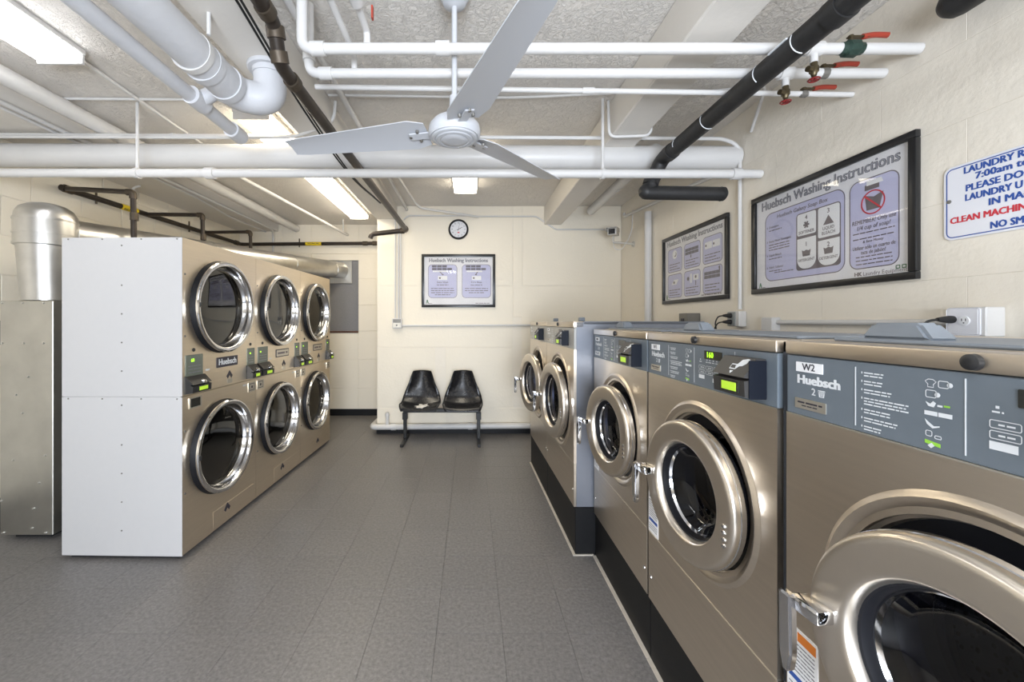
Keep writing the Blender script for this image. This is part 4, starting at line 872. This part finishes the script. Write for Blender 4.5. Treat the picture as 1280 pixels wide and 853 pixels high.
pipe('conduit', 'thin conduit across the ceiling above the lower dryers end of the crossing pipe', 'conduit', [(-2.88, 2.66, 2.927), (-1.25, 2.68, 2.927)], .009, 'pipe')
pipe('conduit', 'thin conduit across the ceiling behind the fan between the beams', 'conduit', [(-.93, 2.62, 2.927), (.3, 2.66, 2.93), (.94, 2.6, 2.93)], .009, 'pipe', rad=.2)
pipe('conduit', 'thin conduit looping under the right beam to the right wall', 'conduit', [(.93, 2.70, 2.93), (.93, 2.68, 2.68), (1.20, 2.66, 2.68), (1.20, 2.64, 2.92), (1.85, 2.5, 2.92), (1.93, 2.75, 2.75)], .010, 'pipe', rad=.05)
pipe('branch_pipe', 'thin white pipe zigzag on the ceiling above the back wall conduits', 'pipe', [(-.75, 3.6, 2.90), (-.66, 4.75, 2.86), (-.60, 4.85, 2.82), (.10, 5.1, 2.78)], .014, 'pipe', rad=.05)
pipe('conduit', 'thin conduit along the top of the back wall stepping down to the right', 'conduit', [(-.86, 5.155, 2.76), (-.80, 5.155, 2.81), (.02, 5.155, 2.81), (.05, 5.155, 2.80), (.85, 5.155, 2.80), (1.1, 5.155, 2.63), (1.9, 5.155, 2.63)], .010, 'pipe', rad=.04)
pipe('branch_pipe', 'white pipe along the ceiling right of the right beam, open end facing back', 'pipe', [(1.44, 3.1, 2.775), (1.43, 4.75, 2.76)], .05, 'pipe', seg=20, hang=[((1.436, 3.9, 2.768), ZC)])
pipe('branch_pipe', 'slim white pipe along the top of the right wall by the security camera', 'pipe', [(1.92, 5.0, 2.80), (1.92, 4.99, 2.755), (1.92, 3.2, 2.60)], .017, 'pipe', rad=.03)
pipe('standpipe', 'vertical white pipe on the right wall beside the six panel poster', 'pipe', [(1.905, 4.29, .4), (1.905, 4.29, 2.62)], .036, 'pipe', seg=18)
# black lagged pipe at right
t = pipe('lagged_pipe', 'thick black lagged pipe running along the right side and turning down', 'pipe', [(1.31, YF, 2.55), (1.31, 2.74, 2.552), (1.24, 2.775, 2.37), (1.20, 2.765, 2.335), (1.75, 2.765, 2.325)], .047, 'black', rad=.06, joints=[((1.31, 1.42, 2.55), Yv), ((1.31, 2.62, 2.551), Yv), ((1.255, 2.77, 2.42), (.3, 0, 1))], seg=24, jr=1.1, jl=.03)
for y_, a0, a1 in ((1.58, 150, 270), (1.79, 130, 230), (2.20, 150, 290), (2.50, 120, 200)):
    pts = [(.0475*cos(R(a0+(a1-a0)*k/8)), y_-YF, .0475*sin(R(a0+(a1-a0)*k/8))) for k in range(9)]
    link('paint_mark', tube(B(), pts, .0022, 6, rad=.001), 'print', t)
link('paint_smear', box(B(), -.0485, -.035, 1.60-YF, 1.70-YF, .022, .030, .002), 'print', t)
link('ragged_end', lathe(B(), [(.002, .02), (.03, .015), (.045, .002), (.05, -.02)], (1.75-1.31, 2.765-YF, 2.325-2.55), 'x', 14), 'black', t)
link('hanger_rod', tube(B(), [(0, 1.45-YF, .045), (0, 1.45-YF, ZC-2.552)], .006, 8), 'greybox', t)
t = thing('capped_fitting', 'black lagged pipe end with rounded cap at the top of the right wall', 'pipe', (1.85, 1.52, 2.66))
link('lagging', tube(B(), [(-.0, -.02, 0), (0, 0, 0), (.0, -.18, .0)][1:], .055, 24), 'black', t)
link('rounded_cap', lathe(B(), [(.055, 0), (.05, .022), (.034, .042), (.002, .052)], (0, 0, 0), 'y', 24), 'black', t)
link('bare_pipe', tube(B(), [(0, -.17, 0), (0, -.60, .0)], .026, 16), 'dark', t)
link('wall_bracket', box(B(), -.01, .10, -.26, -.24, -.012, .012, .002), 'dark', t)
link('wheel_handle', lathe(B(), [(.02, -.004), (.026, 0), (.02, .004), (.014, 0)], (0, -.23, -.06), 'z', 16, closed=True), 'red', t)
link('valve_neck', tube(B(), [(0, -.23, -.02), (0, -.23, -.062)], .008, 10), 'brass', t)
# gas pipes
t = pipe('gas_pipe', 'dark gas pipe with yellow tape along the left wall and alcove wall', 'pipe', [(-3.48, 3.40, 2.585), (-3.48, 6.08, 2.62), (-1.43, 6.08, 2.635)], .026, 'dark', rad=.05, joints=[((-3.48, 3.46, 2.586), Yv), ((-3.48, 5.22, 2.609), Yv), ((-3.48, 5.95, 2.618), Yv), ((-1.6, 6.08, 2.634), X), ((-1.45, 6.08, 2.635), X)], jm='fit', jl=.035)
ori = Vector((-3.48, 3.40, 2.585))
for nm, pts in (('branch_leg', [(-3.48, 3.43, 2.585), (-2.69, 3.19, 2.475), (-2.68, 3.19, 1.98)]), ('branch_leg', [(-3.48, 5.22, 2.61), (-2.86, 5.20, 2.61), (-2.85, 5.20, 2.05)]), ('branch_leg', [(-3.48, 4.30, 2.597), (-2.88, 4.30, 2.59), (-2.87, 4.30, 2.05)])):
    b = link(nm, tube(B(), [Vector(p)-ori for p in pts], .020, 14, rad=.04), 'dark', t)
    p = Vector(pts[1])-ori; link('elbow_fitting', tube(B(), [p+Vector((-.05, 0, 0)), p, p+Vector((0, 0, -.05))], .026, 12, rad=.03), 'fit', b)
    q = Vector(pts[2])-ori; link('union_fitting', tube(B(), [q+Vector((0, 0, .27)), q+Vector((0, 0, .33))], .028, 8), 'fit', b)
for p0, p1 in (((-3.48, 3.98, 2.593), (-3.48, 4.17, 2.596)), ((-2.50, 6.08, 2.627), (-2.26, 6.08, 2.629))):
    a, b = Vector(p0)-ori, Vector(p1)-ori; link('yellow_tape', tube(B(), [a, b], .028, 16), 'yellow', t)
bm = B(); text(bm, 'NATURAL', 0, 0, .024, 0, 'CENTER', .0008, .15)
o = link('tape_lettering', bm, 'ink', t, kind='print'); o.matrix_local = Matrix.Translation(Vector((-3.48+.0205, 4.075, 2.5945-.0205))-ori) @ Matrix.Rotation(LEFT, 4, 'Z') @ Matrix.Rotation(R(45), 4, 'X')
bm = B(); text(bm, 'NATURAL GAS', 0, 0, .02, 0, 'CENTER', .0008, .17)
o = link('tape_lettering', bm, 'ink', t, kind='print'); o.matrix_local = Matrix.Translation(Vector((-2.38, 6.08-.029, 2.628))-ori)
for p in ((-3.48, 3.72, 2.589), (-2.6, 6.08, 2.626), (-3.48, 4.95, 2.605)): p = Vector(p)-ori; link('strut', tube(B(), [p+Vector((0, .0, -.05)), p+Vector((0, 0, .08))], .009, 8), 'fit', t)
pipe('conduit', 'slim white conduit dropping down the left wall behind the dryers', 'conduit', [(-3.30, 4.0, 2.80), (-3.38, 4.0, 2.78), (-3.38, 4.0, 2.0)], .012, 'pipe', rad=.05)
# conduits, boxes and base pipe on the back wall
for k, x_ in enumerate((-.968, -.925, -.898)):
    pipe('conduit', ('thin vertical conduit on the back wall, leftmost of three above the small switch box', 'thin vertical conduit on the back wall, middle of three above the small switch box', 'thin vertical conduit on the back wall, rightmost of three above the small switch box')[k], 'conduit', [(x_, 5.152, 1.47), (x_, 5.152, 2.76 if k else 2.93)], .010, 'pipe')
pipe('conduit', 'horizontal white conduit on the back wall running to the washers', 'conduit', [(-.88, 5.153, 1.392), (1.94, 5.153, 1.402)], .013, 'pipe')
t = thing('switch_box', 'small metal switch box on the back wall under thin conduits', 'switch box', (-.945, YB-.001, 1.425))
link('box_body', box(B(), -.055, .065, -.05, 0, -.07, .06, .004), 'pipe', t); link('cover', box(B(), -.045, .055, -.056, -.05, -.058, .0, .002), 'plate', t); link('upper_cover', box(B(), -.045, .055, -.055, -.05, .005, .05, .002), 'greybox', t); link('toggle', box(B(), -.004, .012, -.068, -.056, -.036, -.02, .002), 'ink', t)
t = pipe('radiator_pipe', 'white pipe along the bottom of the back wall behind the seats', 'pipe', [(-1.25, 5.5, .10), (-1.255, 5.10, .10), (1.94, 5.10, .125)], .037, 'pipe', rad=.06, joints=[((-.98, 5.1, .102), X), ((.0, 5.1, .11), X)], jr=1.18, seg=20)
link('riser', tube(B(), [(.19, -.40, .02), (.19, -.40, .16)], .024, 14), 'pipe', t); link('vent_cap', lathe(B(), [(.002, .19), (.02, .185), (.03, .16), (.03, .14), (.002, .14)], (.19, -.40, 0), 'z', 16), 'pipe', t)
# outlets on the right wall
t = thing('outlet_box', 'grey double outlet with two black plugs on the right wall', 'outlet', (XR-.001, 2.885, 1.462), RW)
link('box_body', box(B(), -.055, .065, -.055, 0, -.055, .055, .005), 'pipe', t); link('face_plate', box(B(), -.055, .03, -.062, -.055, -.05, .05, .003), 'outgrey', t)
for k, zz in enumerate((.024, -.022)):
    c = thing('power_cord', ('black cord plugged into the upper socket of the grey outlet', 'black cord plugged into the lower socket of the grey outlet')[k], 'cord', (XR-.001-.062, 2.885+.015, 1.462+zz), RW)
    link('plug', lathe(B(), [(.002, -.055), (.008, -.055), (.012, -.035), (.017, -.012), (.018, 0), (.002, 0)], (0, 0, 0), 'y', 14), 'cord', c)
    link('cable', tube(B(), [(0, -.05, 0), (-.01, -.085, -.005), (-.04-.01*k, -.09, -.05), (-.045-.01*k, -.07, -.14), (-.02, -.03, -.30)], .0045, 8, rad=.03), 'cord', c)
t = thing('outlet_box', 'white surface outlet box on the right wall below the rules sign', 'outlet', (XR-.001, 1.515, 1.441), RW)
link('box_body', box(B(), -.06, .06, -.072, 0, -.055, .055, .004), 'pipe', t); link('cover_plate', box(B(), -.058, .045, -.078, -.072, -.052, .052, .006), 'signw', t)
fc = link('socket_face', lathe(B(), [(.002, -.081), (.017, -.081), (.018, -.078)], (.0, 0, .004), seg=20), 'whitep', t)
for x_ in (-.006, .006): link('socket_slot', box(B(), x_-.0012, x_+.0012, -.0816, -.081, .003, .012), 'ink', fc)
link('ground_hole', box(B(), -.002, .002, -.0816, -.081, -.006, -.002), 'ink', fc)
c = thing('power_cord', 'black plug and cord at the white outlet box', 'cord', (XR-.001-.078, 1.515+.037, 1.45), RW)
link('plug', lathe(B(), [(.002, -.06), (.007, -.06), (.011, -.04), (.015, -.012), (.014, 0), (.002, 0)], seg=14), 'cord', c)
link('cable', tube(B(), [(0, -.055, 0), (-.01, -.085, -.005), (-.03, -.09, -.03), (-.035, -.08, -.075), (-.02, -.05, -.25)], .0048, 8, rad=.03), 'cord', c)
pipe('conduit', 'horizontal white conduit joining the white outlet box along the right wall', 'conduit', [(1.93, 1.575, 1.438), (1.93, 2.53, 1.438)], .014, 'pipe')
tag(link('junction_box', box(B(), -.05, .05, -.055, 0, -.06, .04, .006), 'pipe', loc=(XR-.001, 2.56, 1.43), rot=(0, 0, RW)), 'small white junction box at the far end of the right wall conduit', 'junction box')
t = thing('control_box', 'small grey steel box on the right wall behind the taller washers', 'switch box', (XR-.001, 3.46, 1.47), RW)
link('box_body', box(B(), -.07, .07, -.11, 0, -.045, .045, .004), 'greybox', t); link('socket', box(B(), -.03, .02, -.115, -.11, -.03, .0, .002), 'ink', t)
t = thing('switch_box', 'dark steel switch box on the left wall behind the duct box', 'switch box', (XL+.001, 3.02, 1.36), LEFT)
link('box_body', box(B(), -.08, .08, -.10, 0, -.09, .09, .005), 'blkmetal', t); link('handle', box(B(), .02, .035, -.125, -.10, -.03, .05, .003), 'greybox', t)
